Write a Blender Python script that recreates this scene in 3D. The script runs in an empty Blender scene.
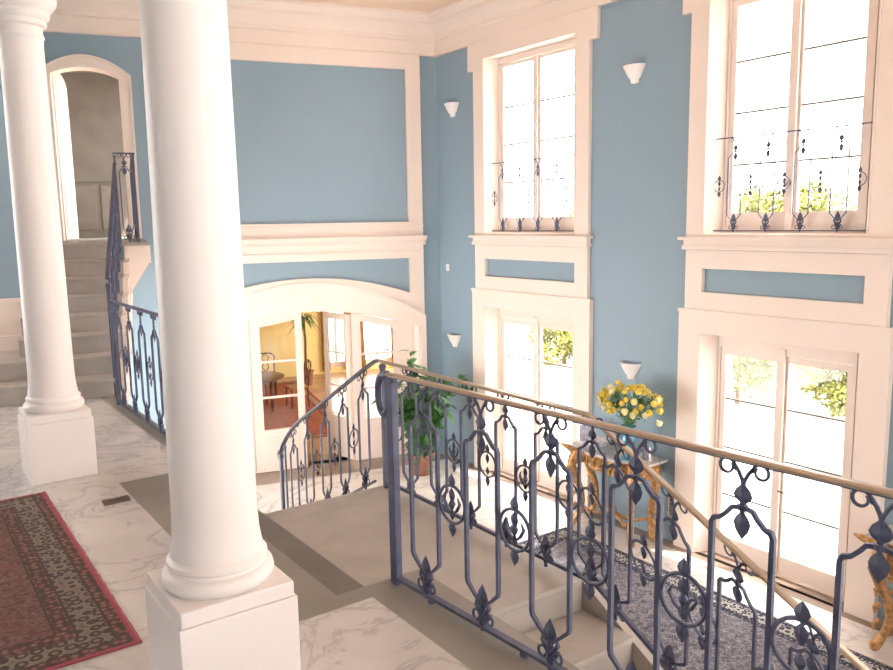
import bpy, bmesh, math, random
from mathutils import Vector, Matrix
from mathutils.geometry import tessellate_polygon
PI = math.pi
S = bpy.context.scene
COL = S.collection
RND = random.Random(7)
BETA = -0.23968
CX, CY = 8.014+.0, 11.349+.056
A2 = Vector((math.cos(BETA), math.sin(BETA), 0)); B2 = Vector((-math.sin(BETA), math.cos(BETA), 0))
def U(u, v, z=0): return Vector((CX, CY, 0)) + A2*u + B2*v + Vector((0, 0, z))

# ------------------------------------------------------------------ materials
def nt(name):
    m = bpy.data.materials.new(name); m.use_nodes = True
    return m, m.node_tree.nodes, m.node_tree.links, m.node_tree.nodes['Principled BSDF']
def mat(name, col, rough=.5, metal=0., var=.06, scale=6., bump=0., bscale=40., spec=.5):
    m, N, L, P = nt(name)
    P.inputs['Roughness'].default_value = rough; P.inputs['Metallic'].default_value = metal
    P.inputs['Specular IOR Level'].default_value = spec
    tc = N.new('ShaderNodeTexCoord'); no = N.new('ShaderNodeTexNoise'); no.inputs['Scale'].default_value = scale
    no.inputs['Detail'].default_value = 4
    L.new(tc.outputs['Object'], no.inputs['Vector'])
    r = N.new('ShaderNodeValToRGB')
    r.color_ramp.elements[0].position = .3; r.color_ramp.elements[1].position = .7
    r.color_ramp.elements[0].color = tuple(max(0, c*(1-var)) for c in col)+(1,)
    r.color_ramp.elements[1].color = tuple(min(1, c*(1+var)) for c in col)+(1,)
    L.new(no.outputs['Fac'], r.inputs['Fac']); L.new(r.outputs['Color'], P.inputs['Base Color'])
    if bump:
        n2 = N.new('ShaderNodeTexNoise'); n2.inputs['Scale'].default_value = bscale; L.new(tc.outputs['Object'], n2.inputs['Vector'])
        b = N.new('ShaderNodeBump'); b.inputs['Strength'].default_value = bump; b.inputs['Distance'].default_value = .01
        L.new(n2.outputs['Fac'], b.inputs['Height']); L.new(b.outputs['Normal'], P.inputs['Normal'])
    return m
def marble(name, base, vein, rough=.18, scale=1.6, tile=0.):
    m, N, L, P = nt(name); P.inputs['Roughness'].default_value = rough
    tc = N.new('ShaderNodeTexCoord')
    n1 = N.new('ShaderNodeTexNoise'); n1.inputs['Scale'].default_value = scale; n1.inputs['Detail'].default_value = 9; n1.inputs['Distortion'].default_value = 1.6; n1.inputs['Roughness'].default_value = .6
    L.new(tc.outputs['Object'], n1.inputs['Vector'])
    r = N.new('ShaderNodeValToRGB'); e = r.color_ramp.elements
    e[0].position = .40; e[0].color = base+(1,); e[1].position = .60; e[1].color = base+(1,)
    k = e.new(.495); k.color = vein+(1,); k = e.new(.47); k.color = tuple(.8*a+.2*b for a, b in zip(base, vein))+(1,); k = e.new(.52); k.color = tuple(.85*a+.15*b for a, b in zip(base, vein))+(1,)
    L.new(n1.outputs['Fac'], r.inputs['Fac'])
    n2 = N.new('ShaderNodeTexNoise'); n2.inputs['Scale'].default_value = scale*.9; n2.inputs['Detail'].default_value = 5
    L.new(tc.outputs['Object'], n2.inputs['Vector'])
    r2 = N.new('ShaderNodeValToRGB'); r2.color_ramp.elements[0].position = .35; r2.color_ramp.elements[1].position = .7
    r2.color_ramp.elements[0].color = (.80, .79, .79, 1); r2.color_ramp.elements[1].color = (1, 1, 1, 1)
    L.new(n2.outputs['Fac'], r2.inputs['Fac'])
    mx = N.new('ShaderNodeMixRGB'); mx.blend_type = 'MULTIPLY'; mx.inputs[0].default_value = 1
    L.new(r.outputs['Color'], mx.inputs[1]); L.new(r2.outputs['Color'], mx.inputs[2])
    out = mx.outputs['Color']
    if tile:
        br = N.new('ShaderNodeTexBrick'); br.offset = 0; br.inputs['Color1'].default_value = (1, 1, 1, 1); br.inputs['Color2'].default_value = (.96, .96, .97, 1)
        br.inputs['Mortar'].default_value = (.85, .83, .81, 1); br.inputs['Scale'].default_value = 1; br.inputs['Brick Width'].default_value = tile
        br.inputs['Row Height'].default_value = tile; br.inputs['Mortar Size'].default_value = .0035
        L.new(tc.outputs['Object'], br.inputs['Vector'])
        m2 = N.new('ShaderNodeMixRGB'); m2.blend_type = 'MULTIPLY'; m2.inputs[0].default_value = 1
        L.new(out, m2.inputs[1]); L.new(br.outputs['Color'], m2.inputs[2]); out = m2.outputs['Color']
    L.new(out, P.inputs['Base Color'])
    return m
def glass(name, tint=(1, 1, 1)):
    m, N, L, P = nt(name); N.remove(P)
    t = N.new('ShaderNodeBsdfTransparent'); t.inputs[0].default_value = tint+(1,)
    g = N.new('ShaderNodeBsdfGlossy'); g.inputs['Roughness'].default_value = .02
    f = N.new('ShaderNodeLayerWeight'); p5 = N.new('ShaderNodeMath'); p5.operation = 'POWER'; p5.inputs[1].default_value = 5; L.new(f.outputs['Facing'], p5.inputs[0])
    f.inputs[0].default_value = .5
    ma = N.new('ShaderNodeMath'); ma.operation = 'MULTIPLY_ADD'; ma.inputs[1].default_value = .9; ma.inputs[2].default_value = .03; L.new(p5.outputs[0], ma.inputs[0])
    mx = N.new('ShaderNodeMixShader'); L.new(ma.outputs[0], mx.inputs[0]); L.new(t.outputs[0], mx.inputs[1]); L.new(g.outputs[0], mx.inputs[2])
    L.new(mx.outputs[0], N['Material Output'].inputs['Surface'])
    return m
def rugmat(name, hx, hy, field1, field2, dark, light, edge, bw=.30, sc=1.):
    """Persian carpet: guard lines, a main border of rosettes, a field of small flowers.  Object coords centred."""
    m, N, L, P = nt(name); P.inputs['Roughness'].default_value = .95; P.inputs['Specular IOR Level'].default_value = .1
    tc = N.new('ShaderNodeTexCoord'); sx = N.new('ShaderNodeSeparateXYZ'); L.new(tc.outputs['Object'], sx.inputs[0])
    def M(op, a, b=None, c=None):
        n = N.new('ShaderNodeMath'); n.operation = op
        for i, x in enumerate((a, b, c)):
            if x is None: continue
            if isinstance(x, (int, float)): n.inputs[i].default_value = x
            else: L.new(x, n.inputs[i])
        return n.outputs[0]
    d = M('MINIMUM', M('SUBTRACT', hx, M('ABSOLUTE', sx.outputs[0])), M('SUBTRACT', hy, M('ABSOLUTE', sx.outputs[1])))
    def noise(scale, dist=0., det=3):
        n = N.new('ShaderNodeTexNoise'); n.inputs['Scale'].default_value = scale; n.inputs['Detail'].default_value = det; n.inputs['Distortion'].default_value = dist
        L.new(tc.outputs['Object'], n.inputs['Vector']); return n.outputs['Fac']
    def ramp(f, stops, const=False):
        r = N.new('ShaderNodeValToRGB'); e = r.color_ramp.elements
        if const: r.color_ramp.interpolation = 'CONSTANT'
        e[0].position, e[0].color = stops[0][0], stops[0][1]+(1,); e[1].position, e[1].color = stops[-1][0], stops[-1][1]+(1,)
        for p, c in stops[1:-1]: k = e.new(p); k.color = c+(1,)
        L.new(f, r.inputs[0]); return r.outputs[0]
    def vor(scale):
        v = N.new('ShaderNodeTexVoronoi'); v.inputs['Scale'].default_value = scale; v.inputs['Randomness'].default_value = .55
        L.new(tc.outputs['Object'], v.inputs['Vector']); return v.outputs['Distance']
    fieldc = ramp(noise(9*sc, 2.5, 4), [(0, dark), (.42, dark), (.46, field1), (.5, light), (.52, field2), (.56, field1), (.62, dark), (1, field2)])
    vf = ramp(vor(6*sc), [(0, light), (.12, dark), (.2, field1), (.34, field2), (1, field1)])
    mixf = N.new('ShaderNodeMixRGB'); mixf.inputs[0].default_value = .45; L.new(fieldc, mixf.inputs[1]); L.new(vf, mixf.inputs[2])
    bord = ramp(vor(14*sc), [(0, field1), (.14, light), (.26, dark), (.42, dark), (.5, light), (1, dark)])
    guard = ramp(vor(22*sc), [(0, light), (.3, field1), (.5, dark), (1, dark)])
    def sel(lo, a, b):
        mm = N.new('ShaderNodeMixRGB'); L.new(M('GREATER_THAN', d, lo), mm.inputs[0])
        for i, x in ((1, a), (2, b)):
            if isinstance(x, tuple): mm.inputs[i].default_value = x+(1,)
            else: L.new(x, mm.inputs[i])
        return mm.outputs[0]
    c = sel(.016, edge, guard); c = sel(.06, c, dark); c = sel(.07, c, bord); c = sel(.07+bw*.5, c, dark); c = sel(.08+bw*.5, c, guard); c = sel(.14+bw*.5, c, dark); c = sel(.15+bw*.5, c, mixf.outputs[0])
    L.new(c, P.inputs['Base Color'])
    b = N.new('ShaderNodeBump'); b.inputs['Strength'].default_value = .3; b.inputs['Distance'].default_value = .003
    L.new(noise(300), b.inputs['Height']); L.new(b.outputs[0], P.inputs['Normal'])
    return m

M = dict(
 blue=mat('blue_wall_paint', (.25, .35, .43), .55, var=.02, scale=1.2),
 cream=mat('cream_plaster', (.84, .72, .65), .55, var=.02, scale=1.5),
 ceil=mat('ceiling_plaster', (.86, .66, .52), .8, var=.02),
 white=mat('white_column_paint', (.86, .80, .78), .42, var=.015, scale=2),
 frame=mat('window_paint', (.80, .68, .61), .4, var=.015),
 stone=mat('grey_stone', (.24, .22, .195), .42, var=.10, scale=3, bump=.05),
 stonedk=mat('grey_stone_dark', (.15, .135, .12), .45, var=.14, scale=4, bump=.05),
 border=mat('brown_marble_border', (.27, .20, .16), .3, var=.1),
 stair=mat('stair_stone', (.40, .365, .335), .5, var=.10, scale=5, bump=.05),
 marb=marble('white_marble', (.68, .655, .64), (.50, .48, .49), .2, 1.8, 0),
 hallmarb=marble('hall_marble', (.80, .76, .72), (.55, .52, .50), .2, 1.0, .8),
 topmarb=marble('grey_table_marble', (.62, .60, .58), (.3, .3, .32), .15, 6.),
 iron=mat('wrought_iron', (.078, .086, .145), .45, .2, var=.25, scale=14, bump=.1, bscale=60),
 brass=mat('brass_handrail', (.42, .34, .265), .30, .5, var=.12, scale=5),
 gold=mat('gilt_wood', (.46, .25, .10), .36, .45, var=.45, scale=22, bump=.6, bscale=50),
 wood=mat('dark_wood', (.12, .045, .022), .35, var=.3, scale=8),
 brown=mat('brown_wall', (.36, .30, .25), .7, var=.12, scale=2.5),
 yellow=mat('yellow_wall', (.86, .70, .30), .7, var=.03),
 woodfloor=mat('parquet', (.34, .19, .10), .3, var=.25, scale=4),
 glass=glass('clear_glass'),
 muntin=mat('dark_glazing_bar', (.20, .17, .15), .5),
 porcelain=mat('white_glass_shade', (.88, .82, .80), .35),
 blueglass=mat('blue_glass', (.05, .30, .48), .08, var=.2, spec=.9),
 crystal=mat('crystal', (.70, .72, .78), .1, .4, var=.3, scale=30),
 silver=mat('silver_frame', (.62, .60, .62), .25, .8),
 photo=mat('photo_print', (.30, .28, .36), .4, var=.5, scale=20),
 rose=mat('yellow_rose_petal', (.80, .62, .10), .5, var=.25, scale=30),
 rosepale=mat('pale_rose_petal', (.90, .82, .45), .5, var=.1, scale=30),
 leaf=mat('rose_leaf', (.09, .19, .07), .5, var=.4, scale=20),
 plant=mat('plant_leaf', (.06, .16, .04), .45, var=.5, scale=9),
 hedge=mat('hedge_leaf', (.16, .165, .03), .6, var=.5, scale=3),
 bark=mat('bark', (.16, .10, .06), .9, var=.3),
 soil=mat('soil', (.05, .03, .02), .95),
 terracotta=mat('terracotta', (.25, .11, .07), .8, var=.15),
 paving=mat('terrace_paving', (.78, .76, .70), .8, var=.05),
 pink=mat('pink_carpet_binding', (.34, .10, .13), .9, var=.2, scale=30),
 vent=mat('bronze_floor_plate', (.12, .09, .07), .4, .5),
 seat=mat('seat_fabric', (.45, .25, .12), .9, var=.2, scale=20),
 cloth=mat('gold_curtain', (.45, .27, .08), .8, var=.25, scale=9),
 redflower=mat('red_flower', (.75, .09, .03), .6, var=.3, scale=20),
 plastic=mat('white_plastic', (.8, .78, .74), .4),
)

# ------------------------------------------------------------------ mesh helpers
def link(o, parent=None):
    COL.objects.link(o)
    if parent is not None: o.parent = parent
    return o
def obj(name, bm, m, parent=None, loc=None, smooth=False, rotz=0):
    me = bpy.data.meshes.new(name); bmesh.ops.recalc_face_normals(bm, faces=bm.faces[:]); bm.to_mesh(me); bm.free()
    ms = m if isinstance(m, (list, tuple)) else [m]
    for x in ms: me.materials.append(x)
    if smooth:
        for p in me.polygons: p.use_smooth = True
        try: me.set_sharp_from_angle(angle=math.radians(smooth if smooth is not True else 40))
        except Exception: pass
    o = bpy.data.objects.new(name, me); link(o, parent)
    if loc is not None: o.location = loc
    if rotz: o.rotation_euler.z = rotz
    return o
def tag(o, label, cat, group=None, kind=None):
    o['label'] = label; o['category'] = cat
    if group: o['group'] = group
    if kind: o['kind'] = kind
    return o
def thing(name, label, cat, loc=(0, 0, 0), rotz=0, group=None):
    o = bpy.data.objects.new(name, None); COL.objects.link(o); o.empty_display_size = .1
    o.location = loc; o.rotation_euler = (0, 0, rotz); return tag(o, label, cat, group)
def struct(o):
    o['kind'] = 'structure'; return o
def senpty(name, loc=(0, 0, 0), rotz=0):
    o = bpy.data.objects.new(name, None); COL.objects.link(o); o.empty_display_size = .1; o.location = loc; o.rotation_euler = (0, 0, rotz); o['kind'] = 'structure'; return o
def copy_tree(o, parent=None):
    c = o.copy(); COL.objects.link(c)
    if parent is not None: c.parent = parent
    for ch in list(o.children): copy_tree(ch, c)
    return c
def box(bm, x0, x1, y0, y1, z0, z1, bev=0.):
    r = bmesh.ops.create_cube(bm, size=1.0, matrix=Matrix.Translation(((x0+x1)/2, (y0+y1)/2, (z0+z1)/2)) @ Matrix.Diagonal((abs(x1-x0), abs(y1-y0), abs(z1-z0), 1)))
    if bev:
        es = {e for v in r['verts'] for e in v.link_edges}
        bmesh.ops.bevel(bm, geom=list(es), offset=bev, segments=2, affect='EDGES', profile=.6)
    return r['verts']
def lathe(bm, prof, n=32, cx=0, cy=0, a0=0., a1=2*PI):
    full = abs(a1-a0-2*PI) < 1e-6; rings = []; cnt = n if full else n+1
    for r, z in prof:
        rings.append([bm.verts.new((cx+max(r, 1e-4)*math.cos(a0+(a1-a0)*i/n), cy+max(r, 1e-4)*math.sin(a0+(a1-a0)*i/n), z)) for i in range(cnt)])
    for a, b in zip(rings, rings[1:]):
        for i in range(n):
            j = (i+1) % cnt; bm.faces.new((a[i], a[j], b[j], b[i]))
    for R in (rings[0], rings[-1]):
        try: bm.faces.new(R)
        except ValueError: pass
def tube(bm, pts, rad, n=6, closed=False, flat=1., up=None):
    """swept tube; flat<1 squashes the second axis"""
    pts = [Vector(p) for p in pts]; k = len(pts); rr = rad if isinstance(rad, (list, tuple)) else [rad]*k
    rings = []; prev = None
    for i, p in enumerate(pts):
        if closed: t = pts[(i+1) % k]-pts[i-1]
        else: t = pts[min(i+1, k-1)]-pts[max(i-1, 0)]
        t = t.normalized() if t.length > 1e-9 else Vector((0, 0, 1))
        ref = up if up is not None else (prev if prev is not None else (Vector((0, 1, 0)) if abs(t.y) < .9 else Vector((1, 0, 0))))
        nx = (ref-t*ref.dot(t))
        if nx.length < 1e-6: nx = t.orthogonal()
        nx.normalize(); ny = t.cross(nx); prev = nx
        off = PI/n if n == 4 else 0
        rings.append([bm.verts.new(p+nx*(rr[i]*math.cos(off+2*PI*j/n))+ny*(rr[i]*flat*math.sin(off+2*PI*j/n))) for j in range(n)])
    m = k if closed else k-1
    for i in range(m):
        a, b = rings[i], rings[(i+1) % k]
        for j in range(n): bm.faces.new((a[j], a[(j+1) % n], b[(j+1) % n], b[j]))
    if not closed:
        bm.faces.new(rings[0]); bm.faces.new(list(reversed(rings[-1])))
def poly(bm, loops, d0, d1, axes='xz', mi=0):
    """extrude a 2-D polygon with holes; axes gives the plane, the third axis runs d0..d1"""
    def P(a, b, d):
        return {'xz': (a, d, b), 'yz': (d, a, b), 'xy': (a, b, d)}[axes]
    flat = [p for l in loops for p in l]
    tris = tessellate_polygon([[Vector((a, b, 0)) for a, b in l] for l in loops])
    v0 = [bm.verts.new(P(a, b, d0)) for a, b in flat]; v1 = [bm.verts.new(P(a, b, d1)) for a, b in flat]
    for t in tris:
        try:
            f = bm.faces.new([v0[i] for i in t]); f.material_index = mi
            f = bm.faces.new([v1[i] for i in reversed(t)]); f.material_index = mi
        except ValueError: pass
    o = 0
    for l in loops:
        n = len(l)
        for i in range(n):
            j = (i+1) % n
            try: f = bm.faces.new((v0[o+i], v0[o+j], v1[o+j], v1[o+i])); f.material_index = mi
            except ValueError: pass
        o += n
def rect(a0, a1, b0, b1): return [(a0, b0), (a1, b0), (a1, b1), (a0, b1)]
def sweep(bm, path, prof, side=1):
    """sweep (offset, z) profile along an XY path with mitres; offset goes to the left*side"""
    path = [Vector((p[0], p[1], 0)) for p in path]; n = len(path); rows = []
    for i, p in enumerate(path):
        d0 = (path[i]-path[i-1]).normalized() if i > 0 else None; d1 = (path[i+1]-path[i]).normalized() if i < n-1 else None
        if d0 is None: d0 = d1
        if d1 is None: d1 = d0
        n0 = Vector((-d0.y, d0.x, 0))*side; n1 = Vector((-d1.y, d1.x, 0))*side
        m = (n0+n1); m = m/(m.length_squared/2) if m.length > 1e-6 else n0
        rows.append([bm.verts.new((p.x+m.x*o, p.y+m.y*o, z)) for o, z in prof])
    k = len(prof)
    for a, b in zip(rows, rows[1:]):
        for j in range(k): bm.faces.new((a[j], a[(j+1) % k], b[(j+1) % k], b[j]))
    bm.faces.new(rows[0]); bm.faces.new(list(reversed(rows[-1])))
NB = bmesh.new

ZF = -2.6           # hall floor
ZL = -0.34          # landing
ZC = 5.0            # hall ceiling
# ------------------------------------------------------------------ floors
bm = NB(); poly(bm, [[(1.2, -6.2), (8.6, -6.2), (8.6, 11.9), (-.5, 13.6), (-.5, 8.6), (1.2, 8.6)]], ZF-.2, ZF, 'xy'); struct(obj('floor', bm, M['hallmarb']))
bm = NB(); poly(bm, [rect(7.88, 8.055, -6.1, 11.2)], ZF-.05, ZF+.004, 'xy')
for c in (9.03, 4.905, .80, -3.30): poly(bm, [rect(8.0, 8.5, c-.98, c+.98)], ZF-.05, ZF+.004, 'xy')
struct(obj('trim_1', bm, M['border']))
bm = NB(); box(bm, -9, -.02, -.42, 0, ZF-.05, ZF+.004); box(bm, -4.29, -.39, 0, .29, ZF-.05, ZF+.004); o = struct(obj('trim_2', bm, M['border'])); o.location = (CX, CY, 0); o.rotation_euler.z = BETA
# gallery: marble field with the stone recess cut into it
X0, X1, Y0, Y1 = 1.09, 1.585, 2.79, 5.10
bm = NB(); poly(bm, [[(-3.2, -6.2), (X1, -6.2), (X1, Y0), (X0, Y0), (X0, Y1), (X1-.01, Y1), (X1-.02, 7.88), (-3.2, 9.05)]], -.03, 0, 'xy')
struct(obj('floor', bm, M['marb']))
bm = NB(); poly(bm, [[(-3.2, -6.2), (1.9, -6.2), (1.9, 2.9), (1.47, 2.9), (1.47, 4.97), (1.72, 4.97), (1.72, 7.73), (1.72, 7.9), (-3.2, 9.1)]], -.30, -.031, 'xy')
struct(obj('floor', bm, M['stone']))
bm = NB(); poly(bm, [[(X1, -6.2), (1.9, -6.2), (1.9, 2.9), (1.47, 2.9), (1.47, 4.97), (1.72, 4.97), (1.72, 7.85), (X1-.02, 7.885), (X1-.01, Y1), (X0, Y1), (X0, Y0), (X1, Y0)]], -.0305, -.001, 'xy')
struct(obj('trim_3', bm, M['stone']))
# wall carrying the gallery edge
bm = NB(); box(bm, 1.15, 1.70, -6.2, 2.88, ZF, -.30); box(bm, 1.15, 1.70, 2.88, 4.98, ZF, -.51); box(bm, 1.15, 1.70, 4.98, 7.6, ZF, -.30); struct(obj('wall_west', bm, M['cream']))

# ------------------------------------------------------------------ right wall with its window bays
BAYS = (9.03, 4.905, .80, -3.30)
DZ = .22; WZ0, WZ1 = 1.385, 4.13; HW = 1.0
KF = dict(zip(BAYS, (1.03, .975, 1., 1.)))
bm = NB()
ys = [-6.3]
edges = sorted([(c-HW*KF[c], c+HW*KF[c]) for c in BAYS])
y = -6.3
for a, b in edges:
    box(bm, 8.06, 8.5, y, a, ZF-.2, ZC+.1); box(bm, 8.06, 8.5, a, b, DZ, WZ0); box(bm, 8.06, 8.5, a, b, WZ1, ZC+.1); y = b
box(bm, 8.06, 8.5, y, 11.6, ZF-.2, ZC+.1)
struct(obj('wall_right', bm, M['blue']))
SILLP = [(0, 1.205), (.075, 1.205), (.085, 1.235), (.085, 1.26), (.12, 1.30), (.15, 1.325), (.15, 1.362), (0, 1.362)]
def liner(bm, c, z0, z1, open_bottom):
    t = .02
    for g in (-1, 1):
        q = [(7.99, c+g*HW), (7.99, c+g*(HW-t)), (8.22, c+g*(HW-.135)), (8.5, c+g*(HW-.135)), (8.5, c+g*HW)]
        poly(bm, [q], z0, z1, 'xy')
    box(bm, 7.99, 8.5, c-HW+t, c+HW-t, z1-t, z1)
    if not open_bottom: box(bm, 7.99, 8.5, c-HW+t, c+HW-t, z0, z0+t)
for i, c in enumerate(BAYS):
    bm = NB()
    # lower surround (legs to the floor)
    poly(bm, [[(c-1.30, ZF), (c-.986, ZF), (c-.986, DZ-.014), (c+.986, DZ-.014), (c+.986, ZF), (c+1.30, ZF), (c+1.30, .475), (c-1.30, .475)]], 7.980, 8.06, 'yz')
    poly(bm, [rect(c-1.235, c+1.235, .475, 1.205), rect(c-.99, c+.99, .70, .985)[::-1]], 8.000, 8.06, 'yz')
    poly(bm, [[(c-1.24, 1.362), (c+1.24, 1.362), (c+1.24, 3.97), (c+1.375, 3.97), (c+1.375, 4.37), (c-1.375, 4.37), (c-1.375, 3.97), (c-1.24, 3.97)], rect(c-.986, c+.986, WZ0+.014, WZ1-.014)[::-1]], 8.000, 8.06, 'yz')
    liner(bm, c, ZF, DZ, True); liner(bm, c, WZ0, WZ1, False)
    # small fillet moulding over lower surround
    box(bm, 7.970, 8.000, c-1.315, c+1.315, .45, .49)
    # entablature moulding under the upper window
    rows = []
    box(bm, 7.97, 8.05, c-1.25, c+1.25, 1.26, 1.325)
    box(bm, 7.915, 8.05, c-1.30, c+1.30, 1.325, 1.362)
    box(bm, 7.955, 8.05, c-1.265, c+1.265, 1.21, 1.26)
    for v in bm.verts: v.co.y = c+(v.co.y-c)*KF[c]
    struct(obj('trim_%d' % (10+i), bm, M['cream']))
def window(name, c, x, z0, z1, gz0, gz1, munt, door=False):
    e = senpty(name, (x, c, z0)); e.scale.y = KF[c]*.998
    H = z1-z0; w = HW-.137
    # outer frame
    bm = NB(); poly(bm, [rect(-w, w, 0, H), rect(-w+.03, w-.03, (.02 if door else .08), H-(.17 if door else .09))[::-1]], -.05, .05, 'yz'); obj('window_frame', bm, M['frame'], e)
    bm = NB(); box(bm, -.075, -.04, -.045, .045, .03, H-.10, .008); obj('mullion', bm, M['frame'], e)
    for s in (-1, 1):
        ya, yb = (.01, w-.035) if s > 0 else (-(w-.035), -.01)
        g0, g1 = (.075, .75) if s > 0 else (-.75, -.075)
        if s > 0: g0, g1 = .10, .80
        else: g0, g1 = -.745, -.03
        g0, g1 = (s*.078, s*.758) if s > 0 else (s*.758, s*.078)
        bm = NB(); poly(bm, [rect(ya, yb, .03, H-(.18 if door else .10)), rect(g0, g1, gz0-z0, gz1-z0)[::-1]], -.035, .015, 'yz')
        sash = obj('door_leaf' if door else 'sash', bm, M['frame'], e)
        bm = NB(); box(bm, -.012, -.006, g0-.01, g1+.01, gz0-z0-.01, gz1-z0+.01); obj('pane', bm, M['glass'], sash)
        for mz in munt:
            bm = NB(); box(bm, -.022, .004, g0, g1, mz-z0-.011, mz-z0+.011); obj('glazing_bar', bm, M['muntin'] , sash)
    if door:
        bm = NB(); tube(bm, [(-.09, -.05, 1.05), (-.11, -.05, 1.05), (-.11, -.16, 1.05)], .009, 8); obj('door_handle', bm, M['vent'], e)
    return e
for i, c in enumerate(BAYS):
    window('window_%d' % (i+1), c, 8.25, WZ0+.02, WZ1-.02, 1.64, 3.96, (2.19, 2.775, 3.35))
    window('door_%d' % (i+1), c, 8.25, ZF+.004, DZ-.02, -2.35, -.06, (-.60, -1.21, -1.81), True)

# ------------------------------------------------------------------ back wall (its own frame: u along, v behind)
def back(o): o.location = (CX, CY, 0); o.rotation_euler.z = BETA; return o
UC = -2.34
def arc_in(u): return .185-.103*(u-UC)**2
def arc_out(u): return .63-.156*(u-UC)**2
def arc_pan(u): return .694-.10*(u-UC)**2
def seq(a, b, n): return [a+(b-a)*i/n for i in range(n+1)]
def door_arch(uc=-5.475, hw=.475, zs=3.80, rise=.13, n=12, grow=0):
    return [(uc+t*(hw+grow), zs+(rise+grow*.9)*(1-t*t)+grow*.1) for t in seq(1, -1, n)]
bm = NB()
L_IN, R_IN = UC-1.96, UC+1.96
# split the wall in pieces so the openings are clean
poly(bm, [[(-5.95, -2.8), (L_IN, -2.8)] + [(u, arc_in(u)) for u in seq(L_IN, R_IN, 24)] + [(R_IN, -2.8), (.45, -2.8), (.45, ZC+.1), (-9, ZC+.1), (-9, 1.41-.2), (-5.95, 1.41-.2)]
          , [(-5.0, 1.41), (-5.95, 1.41)]+list(reversed(door_arch()))], 0, .28, 'xz')
back(struct(obj('wall_back', bm, M['blue'])))
# the big cream frame round panels and arch
bm = NB()
FL, FR = UC-2.055, UC+2.055
poly(bm, [[(FL, .98+.23)] + [(FR, 1.21), (FR, ZF), (R_IN, ZF)] + [(u, arc_in(u)) for u in seq(R_IN, L_IN, 24)] + [(L_IN, ZF), (FL, ZF)],
          [(UC-1.80, .98)] + [(UC-1.80, arc_pan(UC-1.8))] + [(u, arc_pan(u)) for u in seq(UC-1.75, UC+1.75, 20)] + [(UC+1.8, arc_pan(UC+1.8)), (UC+1.8, .98)]], -.06, 0, 'xz')
poly(bm, [rect(FL, FR, 1.21, 4.37), rect(UC-1.80, UC+1.80, 1.60, 4.135)[::-1]], -.06, 0, 'xz')
poly(bm, [[(u, arc_out(u)) for u in seq(FL-.012, FR+.012, 28)] + [(FR+.012, ZF), (R_IN+.0, ZF)] + [(u, arc_in(u)) for u in seq(R_IN, L_IN, 24)] + [(L_IN, ZF), (FL-.012, ZF)]], -.095, -.05, 'xz')
# reveal liner of the arch
poly(bm, [[(u, arc_in(u)+.002) for u in seq(L_IN-.0, R_IN+.0, 24)] + [(R_IN, ZF), (R_IN-.03, ZF)] + [(u, arc_in(u)-.03) for u in seq(R_IN-.03, L_IN+.03, 24)] + [(L_IN+.03, ZF), (L_IN, ZF)]], -.06, .29, 'xz')
for p0, p1, z0, z1 in ((-.075, -.05, 1.205, 1.26), (-.12, -.05, 1.27, 1.31), (-.16, -.05, 1.31, 1.362), (-.085, -.05, 1.08, 1.11), (-.085, -.05, 1.52, 1.55)):
    e = .04 if z0 > 1.2 and z0 < 1.5 else 0
    box(bm, FL-e, FR+e, p0, p1, z0, z1)
back(struct(obj('trim_4', bm, M['cream'])))
# arched doorway casing at the stair head
bm = NB(); poly(bm, [door_arch(grow=.15)+[(-6.10, 1.41), (-5.95, 1.41)]+list(reversed(door_arch()))+[(-5.0, 1.41), (-4.85, 1.41)]], -.035, 0, 'xz')
poly(bm, [door_arch(grow=.15)+[(-6.10, 1.41), (-6.07, 1.41)]+list(reversed(door_arch(grow=.12)))+[(-4.88, 1.41), (-4.85, 1.41)]], -.06, -.03, 'xz')
poly(bm, [door_arch(grow=.0)+[(-5.95, 1.41), (-5.93, 1.41)]+list(reversed(door_arch(grow=-.02)))+[(-5.02, 1.41), (-5.0, 1.41)]], -.03, .28, 'xz')
back(struct(obj('trim_5', bm, M['cream'])))
# cornice round the hall
CORN = [(0, 4.37), (.06, 4.37), (.06, 4.385), (.05, 4.40), (.05, 4.60), (.085, 4.615), (.085, 4.68), (.11, 4.72), (.20, 4.80), (.25, 4.83), (.25, 4.88), (.30, 4.91), (.36, 4.96), (.36, 5.02), (0, 5.02)]
pE = U(-8.6, 0)
bm = NB(); sweep(bm, [(8.055, -6.2), (8.055, CY+.0), (pE.x, pE.y)], CORN, 1); struct(obj('trim_6', bm, M['cream'], smooth=25))
bm = NB(); poly(bm, [[(.6, -6.3), (8.5, -6.3), (8.5, 11.7), (-1.3, 14.1), (-1.3, 6), (.6, 6)]], ZC, ZC+.1, 'xy'); struct(obj('ceiling', bm, M['ceil']))

# ------------------------------------------------------------------ rest of the shell (behind and beside the camera)
FILL_WINS = [(-2.6, -.4, .3, 2.9), (2.4, 4.4, -2.0, .2), (5.2, 7.2, -2.0, .2), (2.4, 4.4, 1.4, 4.1), (5.2, 7.2, 1.4, 4.1)]  # windows added in the unseen front wall to bring in fill light
bm = NB(); poly(bm, [rect(-3.3, 8.5, ZF-.2, ZC+.1)]+[rect(a, b, c, d)[::-1] for a, b, c, d in FILL_WINS], -6.4, -6.2, 'xz'); struct(obj('wall_front', bm, M['blue']))
for i, (a, b, c, d) in enumerate(FILL_WINS):
    bm = NB(); m_ = (a+b)/2; poly(bm, [rect(a, b, c, d), rect(a+.08, m_-.04, c+.08, d-.08)[::-1], rect(m_+.04, b-.08, c+.08, d-.08)[::-1]], -6.34, -6.26, 'xz'); f = struct(obj('window_%d' % (20+i), bm, M['frame']))
    bm = NB(); box(bm, a+.06, b-.06, -6.303, -6.297, c+.06, d-.06); obj('pane', bm, M['glass'], f)
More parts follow.
